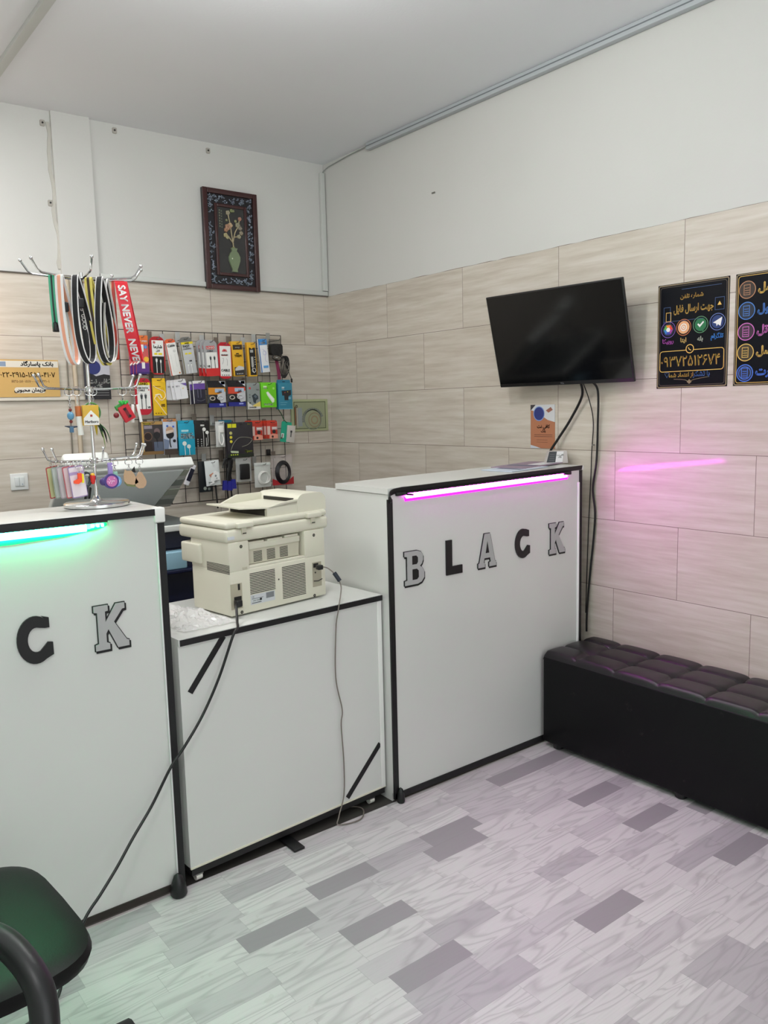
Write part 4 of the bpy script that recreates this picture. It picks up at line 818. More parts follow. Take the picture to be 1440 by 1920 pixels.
def foilbag(lb, fr, c2, hk):
    def ex(t, w, h, yy):
        mb = MB()
        mb.box(-.10 * w - .002, .40 * w, -.016, -.010, -.44 * h, -.30 * h, K((176, 196, 220), .2)); mb.build('brand_label', t)
        mb = MB()
        mb.tube([(-.28 * w + .014 * math.cos(a / 2), -.016, -.66 * h + .010 * math.sin(a / 2)) for a in range(13)], .0032, K((180, 170, 160), .3), 6, True)
        mb.tube([(.16 * w + .016 * math.cos(a / 2), -.016, -.64 * h + .010 * math.sin(a / 2)) for a in range(13)], .0032, K((200, 200, 204), .3), 6, True); mb.build('earphones_inside', t)
    return product('accessory_bag', 'earphones', lb, fr, (30, 30, 34), [(0.02, .98, .02, .26, (22, 22, 28)), ('p', [(.6, .02), (.98, .02), (.98, .24)], (210, 214, 220)), (.74, .96, .03, .14, (40, 44, 130)), (0.02, .98, .26, .52, c2), ('p', [(.5, .52), (.98, .4), (.98, .8), (.7, .84)], (200, 202, 206)), (0.02, .98, .84, 1, (34, 40, 130)), (.6, .84, .87, .93, (150, 160, 220))], [(fa('کابل'), .62, .44, .14, B_)], shape='bag', th=.022, extra=ex, hk=hk, hooktxt='the ' + lb.split(' in ')[0])
foilbag('shiny bag with an orange band and blue foot in the second row', (-.828, 1.577, .104, .142), (214, 140, 40), 2)
foilbag('shiny bag with a red band and blue foot in the second row', (-.710, 1.580, .108, .141), (214, 74, 50), 2)
product('charger_package', 'charger', 'grey card with a dark car charger picture in the second row', (-.604, 1.565, .080, .144), (142, 150, 148), [(0, 1, .88, 1, (220, 218, 212)), ('p', [(.0, .70), (.4, .88), (0, .88)], (220, 218, 212)), ('p', [(.38, .86), (1, .70), (1, .90), (.5, .9)], (228, 206, 110)), ('p', [(.35, .48), (.6, .40), (.82, .50), (.84, .60), (.66, .66), (.62, .78), (.46, .74), (.42, .60)], (48, 58, 66)), ('p', [(.48, .50), (.62, .45), (.76, .53), (.62, .58)], (96, 110, 120)), ('c', .2, .20, .08, (200, 70, 76)), ('c', .18, .76, .06, (70, 70, 66)), ('c', .18, .45, .05, (110, 116, 116)), ('c', .18, .55, .05, (110, 116, 116))], [('CHARGER', .36, .95, .13, (80, 80, 80)), ('XO', .8, .28, .12, (190, 196, 196))], th=.018, hk=1)
product('charger_package', 'charger', 'bright green charger box in the second row', (-.507, 1.568, .098, .139), (110, 206, 30), [('p', [(.33, .40), (.45, .36), (.86, .66), (.84, .78), (.72, .82), (.40, .52)], (226, 240, 216)), ('p', [(.36, .42), (.44, .39), (.80, .68), (.74, .74)], (250, 252, 246)), (.16, .38, .14, .26, (214, 240, 190)), ('c', .82, .24, .07, (170, 230, 110)), (.2, .74, .90, .915, (200, 240, 160))], [('HOCO', .28, .25, .10, (100, 180, 50)), ('fast charge', .45, .89, .13, W_)], th=.032, y=-.115, hk=1, zp=.02)
product('charger_package', 'charger', 'teal blue charger box at the right end of the second row', (-.401, 1.583, .090, .166), (48, 130, 156), [('p', [(.22, .30), (.90, .27), (.90, .46), (.72, .50), (.70, .66), (.42, .66), (.40, .48), (.26, .48)], (34, 36, 42)), ('c', .46, .37, .03, (200, 60, 50)), ('c', .66, .34, .03, (220, 200, 60)), (.24, .42, .15, .24, (200, 224, 232)), (.70, .88, .54, .62, (120, 176, 196)), (.1, .6, .74, .755, (120, 180, 200)), (.1, .5, .82, .835, (120, 180, 200)), (0, .0 + 1, .975, 1, (90, 170, 200))], [('hoco', .34, .22, .10, (48, 130, 156))], tab=((40, 118, 146), .018, .006), th=.036, y=-.118, hk=None)
# third row
def headset(mb_t, w, h, yy, s_=1):
    mb = MB(); mb.prism(circ(.12 * w, -.42 * h, .20 * w, 16, 1.1), yy - .003, yy, K((150, 110, 90))); mb.prism(circ(.12 * w, -.50 * h, .19 * w, 16, 1.1), yy - .004, yy, K((30, 30, 34))); mb.build('printed_headset', mb_t)
product('earphone_box', 'earphones', 'gold edged dark headset box at the left of the third row', (-1.198, 1.371, .112, .169), (62, 56, 58), [(0, 1, 0, .10, (176, 140, 84)), (0, .09, 0, 1, (196, 160, 96)), (0, 1, .90, 1, (130, 100, 60)), (.12, .5, .12, .22, (150, 140, 150)), ('c', .28, .45, .20, (40, 30, 30)), ('o', .28, .45, .20, (120, 90, 70)), ('c', .72, .30, .14, (120, 100, 100)), ('c', .70, .42, .16, (36, 36, 40)), (.55, .98, .62, .9, (90, 100, 120)), (.12, .45, .60, .88, (44, 34, 30)), ('l', [(.7, .5), (.72, .8)], .002, (20, 20, 24))], [('Verity', .25, .09, .16, (214, 206, 60))], th=.030, y=-.115, hk=1, zp=.02, hz=.004)
product('earphone_box', 'earphones', 'pale headset box with brown ear pads beside the gold edged box', (-1.104, 1.382, .072, .185), (196, 204, 220), [('p', [(0, 0), (1, 0), (1, .08), (0, .08)], (196, 130, 80)), ('c', .48, .33, .30, (196, 160, 130)), ('c', .48, .44, .30, (28, 30, 36)), ('p', [(.15, .34), (.8, .30), (.7, .38), (.2, .42)], (216, 200, 186)), ('c', .3, .2, .08, (70, 110, 190)), ('c', .75, .22, .07, (60, 100, 200)), ('l', [(.46, .5), (.44, .66), (.5, .8)], .003, (20, 22, 28)), ('c', .78, .62, .11, (30, 32, 40)), (0, 1, .84, 1, (70, 60, 54)), ('p', [(0, .55), (.4, .6), (.3, .84), (0, .84)], (120, 134, 160))], [('Verity', .5, .06, .2, W_)], th=.020, hk=1, zp=.02)
product('earphone_box', 'earphones', 'dark blue and gold box squeezed behind the blue earphone box', (-1.062, 1.367, .034, .153), (30, 40, 64), [(0, 1, 0, .55, (206, 160, 60))], [], th=.02, y=-.10, hk=None)
product('earphone_box', 'earphones', 'bright blue earphone box with white earbuds picture', (-1.012, 1.371, .090, .182), (32, 160, 192), [('c', .34, .62, .13, (232, 236, 230)), ('l', [(.34, .64), (.36, 1.0)], .0016, W_), ('c', .60, .72, .12, (226, 232, 228)), ('l', [(.62, .74), (.64, 1.0)], .0016, W_), (.18, .62, .18, .24, (190, 230, 236))], [('MAGIC', .50, .38, .24, W_), ('MONTA', .54, .47, .24, W_)], th=.014, tab=((32, 160, 192), .020, .003), hk=0)
product('earphone_box', 'earphones', 'black earphone box with white earbuds in the third row', (-.922, 1.369, .088, .142), (20, 20, 22), [(.38, .64, .16, .22, (220, 220, 216)), ('c', .62, .34, .12, W_), ('l', [(.55, .38), (.58, .62), (.58, .98)], .0012, W_), ('c', .82, .46, .11, W_), ('l', [(.86, .5), (.88, .75), (.84, .95)], .0012, W_), ('l', [(.76, .66), (.76, .98)], .0012, W_)] + [('c', a, .72 + .08 * q, .04, (170, 170, 170)) for a in (.18, .42) for q in range(4)], [], tilt=1.5, th=.012, hk=1)
product('accessory_bag', 'cable', 'clear bag with a white adapter and cable beside the large black box', (-.815, 1.360, .054, .138), (222, 224, 224), [], [], shape='bag', th=.02, mat=M((228, 230, 228), .2, alpha=.65), extra=lambda t, w, h, yy: (MB().box(-.014, .016, -.016, .002, -.062, -.022, WHITE, .004).build('adapter', t), MB().tube(smooth_path([(-.01, -.012, -.06), (-.014, -.014, -.10), (.0, -.014, -.128), (.012, -.014, -.10), (.006, -.012, -.07)], 5), .004, WHITE).build('cord', t)), hk=0, hooktxt='the clear bag with a white adapter')
product('earphone_box', 'earphones', 'large black box with yellow badges and a neckband picture', (-.700, 1.352, .158, .192), (44, 42, 48), [(.03, .18, .04, .15, (226, 222, 40)), (.20, .36, .04, .15, (226, 222, 40)), ('c', .14, .30, .055, (200, 196, 120)), ('c', .14, .42, .05, (226, 214, 60)), ('c', .14, .54, .05, (226, 214, 60)), ('l', [(.12, .78), (.25, .58), (.5, .43), (.95, .48), (.8, .64), (.55, .7)], .0012, (150, 148, 130)), (0, 1, .90, 1, (30, 40, 28)), ('p', [(.1, .80), (.4, .82), (.4, .88), (.12, .86)], (190, 200, 170))] + [('c', .12 + .08 * q, .92, .022, (200, 220, 60)) for q in range(4)], [('Xpero', .80, .86, .11, (200, 216, 80)), ('Pro', .84, .08, .07, (200, 190, 90))], th=.034, y=-.118, hk=1, zp=.02)
tag(MB().box(-.795, -.72, -.080, -.070, 1.25, 1.366, K((30, 110, 140))).build('package_card'), 'teal card showing above the large black box', 'card')
rp = []
for lb, fr in (('red and silver cable pack, front of the left stack in the third row', (-.588, 1.358, .070, .108)), ('red and silver cable pack, front of the right stack in the third row', (-.490, 1.356, .068, .102))):
    rp.append(product('cable_package', 'cable', lb, fr, (190, 54, 40), [(.45, .98, .24, .44, (200, 170, 170)), (.50, .90, .30, .36, W_), ('c', .66, .56, .16, (40, 34, 36)), (.52, .78, .53, .60, W_), ('p', [(.2, .75), (.6, .68), (1, .75), (1, 1), (.2, 1)], (226, 150, 130)), ('c', .5, .88, .10, (40, 30, 30)), (.02, .3, .2, .75, (220, 190, 180))], [], tab=((206, 60, 40), .014, .008), th=.008, y=-.12, hk=1, zp=.02, hooktxt='the %s stack of red cable packs' % ('left' if 'left' in lb else 'right')))
    r_ = rp[-1]; dup(r_, (r_.location.x - .012, -.105, fr[1]), lb.replace('front', 'middle')); dup(r_, (r_.location.x - .022, -.09, fr[1]), lb.replace('front', 'back'))
product('cable_package', 'cable', 'teal card and white box cable pack, lowest item hanging at the right edge', (-.402, 1.345, .084, .122), (28, 158, 128), [(.05, .32, .58, .80, (210, 226, 220))], [('Bavin', .18, .74, .20, (180, 40, 40), 1.4)], tilt=9, th=.004, shape='card', hk=None,
        extra=lambda t, w, h, yy: (MB().box(w * .02, w * .78, -.014, -.003, -h * .98, -h * .16, K((196, 190, 184)), .001, Matrix.Rotation(math.radians(-2), 4, 'Y')).box(w * .36, w * .46, -.0156, -.013, -h * .72, -h * .48, K((90, 90, 90))).box(w * .32, w * .5, -.0156, -.013, -h * .50, -h * .40, K((60, 60, 64))).build('white_box', t)))
tag(MB().tube(smooth_path([(-.41, -.06, 1.42), (-.40, -.08, 1.39), (-.41, -.12, 1.36), (-.395, -.13, 1.34)], 5), .0025, K((24, 90, 50))).build('hanging_loop'), 'green twisted tie holding the teal and white cable pack', 'tie')
# fourth row
product('cable_package', 'cable', 'tilted white and navy tube pack beside the raised copier lid', (-1.004, 1.135, .074, .118), (226, 226, 232), [(0.0, 1, .20, .80, (22, 26, 46))], [('X5', .5, .60, .4, (60, 66, 90))], tilt=26, th=.020, hk=None)
product('accessory_bag', 'earphones', 'white zip bag with small white adapters in the lowest row', (-.872, 1.152, .092, .138), (226, 232, 232), [('p', [(.2, .55), (.5, .48), (.5, .6), (.3, .66)], (200, 140, 120)), ('p', [(.35, .6), (.65, .42), (.9, .5), (.9, .8), (.6, .78), (.5, .9), (.2, .95)], (246, 248, 248)), ('c', .64, .62, .07, (150, 160, 164)), ('c', .7, .72, .05, (170, 174, 176)), (.12, .34, .84, .87, (120, 124, 124)), (.5, .7, .82, .85, (130, 134, 134))], [], tilt=-3, shape='bag', th=.016, hk=0, hooktxt='the white zip bag')
product('earphone_box', 'earphones', 'black blister pack behind the white zip bag', (-.903, 1.149, .078, .167), (26, 32, 36), [('c', .4, .88, .12, (150, 160, 150)), ('c', .7, .90, .10, (120, 130, 126))], [], th=.012, y=-.10, hk=None)
t = thing('video_cables', 'bundle of black cables with blue plugs hanging from the grid', 'cable', (-.772, -.115, 1.155))
mb = MB()
for q in range(7):
    a = -.034 + .011 * q; mb.tube(smooth_path([(a, .002 * q, -.05), (a * .6, 0, -.004), (a * .2 + .012, -.004 * q, -.004), (a * .3 + .004, 0, -.09), (a * .5 + .006, 0, -.13)], 5), .0032, BLACKP, 6)
mb.build('cable_loops', t)
for q, (a, z) in enumerate(((-.026, -.118), (.0, -.122), (.022, -.114))): MB().prism([(a - .010, z), (a + .010, z), (a + .015, z - .052), (a - .015, z - .052)], -.010 - .004 * q, .004 - .004 * q, K((36, 38, 140))).build('blue_plug', t)
for q, a in enumerate((-.062, .006, .03)): MB().tube(smooth_path([(a, .03, -.03), (a - .004, .03, -.14), (a + .003, .03, -.27)], 6), .0045, BLACKP, 8).build('hanging_cord', t)
hook(-.772, 1.15, 'the bundle of black cables with blue plugs', 1)
def baglabel(): pass
product('accessory_bag', 'charger', 'clear bag holding a black rectangular charger', (-.683, 1.156, .096, .133), (210, 214, 212), [], [], shape='bag', th=.024, mat=M((214, 218, 216), .15, alpha=.4), extra=lambda t, w, h, yy: MB().box(-.028, .032, -.016, .012, -.120, -.034, BLACKP, .006).build('charger', t), hk=0)
product('accessory_bag', 'cable', 'clear white bag with a coiled white cable', (-.565, 1.122, .104, .139), (226, 230, 226), [(.02, .98, .06, .10, (206, 214, 210))], [], shape='bag', th=.014, mat=M((228, 232, 228), .2, alpha=.72), extra=lambda t, w, h, yy: [MB().tube([(.006 * q - .004 + (.030 + .002 * q) * math.cos(a / 4), -.010 - .002 * q, -.085 + (.036 - .002 * q) * math.sin(a / 4)) for a in range(25)], .0024, WHITE, 6, True).build('coiled_cable', t) for q in range(3)], hk=2)
product('accessory_bag', 'cable', 'clear and red bag with a thick coiled black cable at the grid foot', (-.438, 1.157, .140, .178), (200, 60, 60), [('p', [(0, .74), (.2, .8), (.75, .82), (1, .70), (1, .95), (0, .95)], (170, 30, 40))], [], shape='bag', th=.018, mat=M((206, 196, 196), .12, alpha=.30), extra=lambda t, w, h, yy: [MB().tube([((.046 - .005 * q) * math.cos(a / 4), -.012 - .004 * q, -.098 + (.062 - .006 * q) * math.sin(a / 4)) for a in range(25)], .0065, M((24, 22, 28), .3), 8, True).build('coiled_cable', t) for q in range(3)], hk=1, zp=.03)
tag(MB().box(-.487, -.463, -.05, -.036, 1.155, 1.19, BLACKP, .002).build('hook_clip'), 'small black clip on the grid above the coiled cables', 'clip')

# ------------------------------------------------------------------ photocopier behind the left counter
cp = thing('photocopier', 'photocopier with its grey lid raised, behind the left counter', 'copier', (-1.97, -1.02, 0))
MB().box(0, .60, .03, .56, .0, .86, M((18, 24, 52), .4), .008).build('paper_cabinet', cp, 'dark navy body')
mb = MB().box(0, .60, .0, .56, .93, .955, M((222, 224, 220), .4), .004); mb.build('body', cp)
MB().box(.02, .59, .02, .54, .9555, .9585, M((92, 98, 98), .3)).build('glass', cp)
MB().box(0.01, .59, .02, .56, .86, .93, M((22, 26, 46), .4)).build('inner_frame', cp)
MB().box(.30, .58, -.03, .03, .76, .775, M((16, 22, 56), .4), .003).build('output_tray', cp)
MB().box(.42, .52, -.02, .03, .775, .85, M((150, 190, 210), .4), .006).build('light_blue_cover', cp)
MB().box(.30, .60, -.04, .03, .46, .60, M((22, 30, 70), .4), .008).build('paper_drawer', cp); MB().box(.30, .60, -.02, .03, .24, .42, M((22, 30, 70), .4), .008).build('paper_drawer', cp)
Lw, Ll = .545, .335
# local: x along width, z from hinge to free edge; outer face +y
ang = math.radians(38); d = Vector((0, -math.cos(ang), math.sin(ang))); nrm = Vector((0, math.sin(ang), math.cos(ang)))
LX = Matrix(((1, 0, 0, .095), (0, nrm.y, d.y, .40), (0, nrm.z, d.z, .985), (0, 0, 0, 1)))
mb = MB().box(0, Lw, .0, .03, .0, Ll, M((206, 208, 204), .4), .006, LX); lid = mb.build('lid', cp, 'white lid')
MB().prism([(.10, .03), (Lw - .09, .03), (Lw - .035, Ll - .035), (.06, Ll - .035)], -.006, 0.0, M((238, 244, 244), .35), xf=LX).build('platen_pad', lid, 'grey underside pad')
mb = MB()
for q in range(4): mb.prism([(Lw - .085 + q * .016, .03 + q * .075), (Lw - .005, .03 + q * .075), (Lw - .005, .075 + q * .075), (Lw - .075 + q * .016, .075 + q * .075)], -.003, 0.0, M((150 + 30 * (q % 2), 156 + 30 * (q % 2), 152 + 20 * (q % 2)), .5), xf=LX)
mb.build('side_ribs', lid)
MB().box(0.0, Lw, -.010, .034, Ll - .012, Ll + .012, M((232, 234, 230), .35), .005, LX).build('front_rim', lid, 'white rim')
MB().box(.0, .18, .0, .06, Ll + .004, Ll + .050, M((226, 228, 224), .4), .014, LX).build('feeder_housing', lid, 'white raised housing')
MB().tube([(.13, .06, .95), (.20, .17, 1.12)], .012, BLACKP, 10).build('lid_strut', cp)
MB().tube([(.16, .05, .95), (.225, .15, 1.12)], .006, STEEL, 10).build('lid_strut', cp)

# ------------------------------------------------------------------ printer on the low counter
pr = thing('multifunction_printer', 'beige multifunction printer seen from behind on the low counter', 'printer', (-1.677, -1.864, 0.7635), (0, 0, math.atan2(.053, .396)))
PWD = .40
def slots(mb, x0, x1, z0, z1, n, y, mat=DARKSLOT, xf=None, axis='x'):
    for q in range(n):
        z = z0 + (z1 - z0) * (q + .5) / n; t_ = (z1 - z0) / n * .22
        if axis == 'x': mb.box(x0, x1, y - .0006, y + .001, z - t_, z + t_, mat)
        else: mb.box(y - .0006, y + .001, x0, x1, z - t_, z + t_, mat)
mb = MB(); t0 = 0.03
# lower body with the deep recess in the back face
mb.box(0, PWD, 0.0, .215, 0.004, .148, BEIGE, .004)
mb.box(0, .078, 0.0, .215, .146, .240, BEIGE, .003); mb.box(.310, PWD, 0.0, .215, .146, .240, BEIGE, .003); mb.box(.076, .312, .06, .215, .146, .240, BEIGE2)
mb.build('body', pr)
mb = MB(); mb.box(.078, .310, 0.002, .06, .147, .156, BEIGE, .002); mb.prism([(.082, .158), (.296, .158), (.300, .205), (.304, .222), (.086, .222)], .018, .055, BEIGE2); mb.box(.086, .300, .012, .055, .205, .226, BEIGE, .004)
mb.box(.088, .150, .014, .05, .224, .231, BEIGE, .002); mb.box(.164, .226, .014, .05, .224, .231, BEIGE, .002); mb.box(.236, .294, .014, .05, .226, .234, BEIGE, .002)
for a in (.108, .162, .216): slots(mb, a, a + .034, .162, .198, 8, .0178)
mb.build('rear_door', pr)
mb = MB(); slots(mb, .076, .178, .062, .133, 13, 0); mb.build('rear_vent', pr); mb = MB(); slots(mb, .208, .308, .022, .133, 20, 0)
mb.build('rear_vent', pr)
for x, z in ((.193, .093), (.048, .224), (.352, .221), (.040, .012), (.346, .010)): mb = MB(); mb.prism(circ(x, z, .0055 if x != .193 else .0028, 14), -.0005, .001, DARKSLOT); mb.prism(circ(x, z, .0028 if x != .193 else .001, 10), -.001, .001, K((110, 106, 96))); mb.build('screw_hole', pr)
mb = MB().box(.076, .174, -.0008, .001, .028, .060, K((196, 200, 204))); mb.box(.138, .170, -.0012, 0, .040, .058, K((120, 124, 128))); mb.box(.080, .126, -.0012, 0, .046, .048, K((120, 124, 130))); mb.box(.080, .118, -.0012, 0, .032, .034, K((70, 72, 76))); mb.box(.112, .120, -.0013, 0, .038, .045, BLK)
mb.text('CE', .085, .050, .008, -.0013, BLK); mb.text('230V 50Hz', .098, .0385, .006, -.0013, BLK); mb.build('rating_label', pr, 'silver rating label')
mb = MB().box(.050, .068, -.0006, 0, .148, .156, K((190, 184, 166))); mb.build('embossed_mark', pr)
mb = MB(); mb.box(0.001, .044, -.001, .002, .026, .108, M((176, 170, 150), .6)); mb.box(.028, .036, -.0016, 0, .086, .106, BLK); mb.box(.012, .040, -.003, 0, .030, .066, BLACKP, .001); mb.build('power_inlet', pr)
mb = MB(); mb.box(.340, .380, -.001, .002, .040, .126, M((166, 160, 142), .6)); mb.box(.344, .366, -.002, 0, .108, .122, BLK); mb.prism(circ(.352, .090, .003, 10), -.002, 0, DARKSLOT); mb.tube([(.342, -.004, .062), (.36, -.006, .060), (.380, -.004, .064)], .0015, BLACKP, 6); mb.build('interface_port', pr)
mb = MB(); slots(mb, .0, .125, .140, .170, 7, 0, axis='y'); mb.build('side_vents', pr)
MB().box(-.010, .06, .150, .262, .158, .224, BEIGE, .006).build('front_tray', pr)
mb = MB(); mb.box(-.006, PWD + .022, 0.001, .28, .238, .282, BEIGE, .012); mb.build('scanner_unit', pr)
mb = MB(); mb.box(-.004, PWD + .020, 0.004, .275, .2825, .304, BEIGE, .009); mb.build('scanner_lid', pr)
mb = MB(); mb.box(.0, .024, -.0012, .002, .250, .260, K((206, 210, 216))); mb.build('sticker', pr)
for a in (.034, .322): 
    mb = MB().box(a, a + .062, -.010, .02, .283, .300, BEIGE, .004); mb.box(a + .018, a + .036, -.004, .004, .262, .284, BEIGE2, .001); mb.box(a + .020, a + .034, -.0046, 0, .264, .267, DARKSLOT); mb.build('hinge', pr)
# document feeder
mb = MB(); mb.prism(rrect(.296, .424, .304, .366, .032, 6, (0, 0, 1, .25)), .015, .24, BEIGE, True); mb.build('feeder_cover', pr)
mb = MB(); mb.box(.170, .304, .02, .235, .304, .326, BEIGE, .002); mb.prism([(.170, .333), (.302, .345), (.302, .304), (.170, .304)], .016, .026, BEIGE); mb.prism([(.176, .333), (.23, .345), (.302, .350), (.302, .333)], .016, .026, BEIGE)
mb.prism([(.120, .333), (.20, .362), (.302, .362), (.302, .335), (.12, .330)], .222, .232, BEIGE); mb.build('feeder_base', pr); MB().box(.1692, .1708, .03, .225, .306, .329, DARKSLOT).build('output_slot', pr, 'dark output slot'); MB().box(.2950, .2968, .035, .20, .340, .352, DARKSLOT).build('input_slot', pr, 'dark input slot')
mb = MB(); mb.add([(.178, .016, .330), (.304, .016, .334), (.304, .230, .334), (.178, .230, .330), (.068, .215, .341), (.075, .040, .336)], [(0, 1, 2, 3), (0, 3, 4, 5)], BEIGE)
mb.add([(.178, .016, .3345), (.304, .016, .3385), (.304, .230, .3385), (.178, .230, .3345), (.068, .215, .3455), (.075, .040, .3405)], [(0, 3, 2, 1), (0, 5, 4, 3)], BEIGE)
mb.add([(.178, .016, .330), (.178, .016, .3345), (.075, .040, .3405), (.075, .040, .336), (.068, .215, .341), (.068, .215, .3455), (.178, .230, .330), (.178, .230, .3345), (.304, .016, .334), (.304, .016, .3385)], [(0, 1, 2, 3), (3, 2, 5, 4), (4, 5, 7, 6), (8, 9, 1, 0)], BEIGE); mb.build('paper_tray', pr)
# cables of the printer
tag(MB().tube(smooth_path([(-1.655, -1.868, .812), (-1.672, -1.89, .808), (-1.685, -1.915, .79), (-1.70, -1.945, .772), (-1.715, -1.974, .762), (-1.737, -1.986, .745), (-1.791, -1.988, .627), (-1.851, -1.992, .528), (-1.917, -1.998, .449), (-1.963, -2.0, .4), (-2.028, -2.01, .312), (-2.094, -2.03, .248), (-2.15, -2.05, .192), (-2.204, -2.07, .146), (-2.258, -2.10, .113), (-2.33, -2.16, .05), (-2.38, -2.22, .006), (-2.50, -2.26, .005)]), .0042, BLACKP).box(-1.668, -1.648, -1.888, -1.865, .802, .822, BLACKP, .003).build('power_cord'),
    'black power cord running from the printer down across the left counter', 'cable')
t = thing('data_cable', 'thin grey cable with a ferrite bead hanging from the printer to the floor', 'cable')
MB().tube(smooth_path([(-1.322, -1.842, .876), (-1.305, -1.86, .872), (-1.288, -1.88, .85), (-1.279, -1.90, .815), (-1.295, -1.92, .785), (-1.318, -1.945, .768), (-1.330, -1.953, .74), (-1.339, -1.95, .68), (-1.346, -1.95, .515), (-1.324, -1.95, .397), (-1.330, -1.95, .342), (-1.324, -1.95, .206), (-1.328, -1.95, .091), (-1.362, -1.965, .03), (-1.37, -1.975, .006), (-1.29, -1.99, .004), (-1.24, -1.93, .004), (-1.3, -1.88, .004), (-1.5, -1.85, .004)]), .0022, M((120, 112, 104), .5)).build('cord', t)
MB().tube([(-1.290, -1.878, .856), (-1.279, -1.895, .828)], .0075, K((30, 38, 50)), 10).build('ferrite_bead', t)
MB().box(-1.338, -1.318, -1.856, -1.836, .868, .884, BLACKP, .003).build('plug', t)
# crumpled plastic
rb = random.Random(5); V = []; F = []; n = 22
for j in range(n + 1):
    for i in range(n + 1):
        u, v = i / n, j / n; r_ = 1 - .25 * math.sin(u * 9 + v * 4) * math.sin(v * 7)
        x = -1.872 + .185 * u * (1 - .25 * v) + .012 * rb.random(); y = -1.925 + .27 * v * r_ + .012 * rb.random(); e = min(u, 1 - u, v, 1 - v) * 4
        V.append((x, y, .7665 + min(1, e) * (.010 + .018 * abs(math.sin(u * 11 + 3 * v) * math.cos(v * 9 - 2 * u)) + .006 * rb.random())))
for j in range(n):
    for i in range(n): a = j * (n + 1) + i; F.append((a, a + 1, a + n + 2, a + n + 1))
tag(MB().add(V, F, M((232, 230, 230), .18, alpha=.5)).build('plastic_bag'), 'crumpled translucent plastic bag on the low counter left of the printer', 'bag')

# ------------------------------------------------------------------ things on the tall right counter
t = thing('card_holder', 'small white and dark grey box with a paper label on the right counter', 'box', (-.118, -1.806, 1.1565), (0, 0, -.665)); t.scale = (.86, .86, .9)
MB().prism([(0, 0), (.115, 0), (.108, .058), (.018, .058)], .0, .05, M((196, 190, 186), .4)).build('box', t)
mb = MB().prism([(.006, .004), (.050, .004), (.058, .056), (.020, .056)], -.001, .001, K((60, 62, 66))); mb.prism([(.050, .004), (.086, .004), (.092, .056), (.058, .056)], -.001, .001, K((236, 236, 236))); mb.build('label_card', t)
mb = MB(); mb.text(fa('کافی نت'), .074, .036, .010, -.002, BLK, bold=.02); mb.text(fa('بلک'), .072, .026, .011, -.002, BLK, bold=.02)
for q in range(4): mb.box(.018 + q * .002, .046, -.0014, 0, .012 + q * .010, .0132 + q * .010, K((120, 122, 126)))
mb.build('lettering', t)
for k, (x, y, w1, d1, z, c, lb) in enumerate(((-.46, -1.93, .24, .16, 1.1478, (206, 216, 230), 'pale blue leaflet lying on the right counter'), (-.35, -1.90, .30, .17, 1.1515, (150, 130, 150), 'mauve magazine lying on the right counter in front of the small box'))):
    t = thing('leaflet', lb, 'paper', (x, y, z), (0, -.0153, .08 * (k + 1)))
    MB().box(0, w1, 0, d1, 0, .003, K(c)).build('sheets', t); MB().box(w1 * .3, w1 * .42, .02, d1 - .02, .003, .0036, K((90, 96, 120))).box(w1 * .5, w1 * .9, .02, d1 * .5, .003, .0036, K((232, 232, 236))).build('printed_patches', t)

# ------------------------------------------------------------------ key ring stand on the left counter
SX, SY, SZ = -2.045, -1.775, 1.1505
st_ = thing('key_ring_stand', 'chrome three tier hook stand on the left counter hung with lanyards and key rings', 'display stand', (SX, SY, SZ))
MB().lathe([(.088, 0), (.092, .002), (.092, .010), (.088, .013), (.02, .0135), (.012, .02), (.009, .03)], (0, 0, 0), CHROME, 48).build('base', st_)
MB().tube([(0, 0, .012), (0, 0, .660)], .0048, CHROME, 14).build('pole', st_)
TIERS = {1: (.132, .150), 2: (.335, .150), 3: (.640, .166)}
AN = {3: (187, 205, 262, 40, 350, 327), 2: (190, 172, 345, 10), 1: (186, 204, 355, 12, 338, 262)}
for k, (z, L) in TIERS.items():
    MB().lathe([(.010, -.008), (.012, -.006), (.012, .006), (.010, .008)], (0, 0, z), CHROME, 20).build('hub', st_)
    for a in AN[k]:
        c, s_ = math.cos(math.radians(a)), math.sin(math.radians(a)); P = [(.008 * c, .008 * s_, z), ((L - .03) * c, (L - .03) * s_, z + .004), ((L - .018) * c, (L - .018) * s_, z + .010), ((L - .006) * c, (L - .006) * s_, z + .040)]
        if k == 3: P[-1] = (L * c, L * s_, z + .036)
        m_ = MB().tube(P, .0028, CHROME, 8); m_.ball(P[-1], .0048, CHROME, 1, 8); m_.build('hook_arm', st_)
def on_arm(k, a, r):
    z, L = TIERS[k]; return Vector((SX + r * math.cos(math.radians(a)), SY + r * math.sin(math.radians(a)), SZ + z))
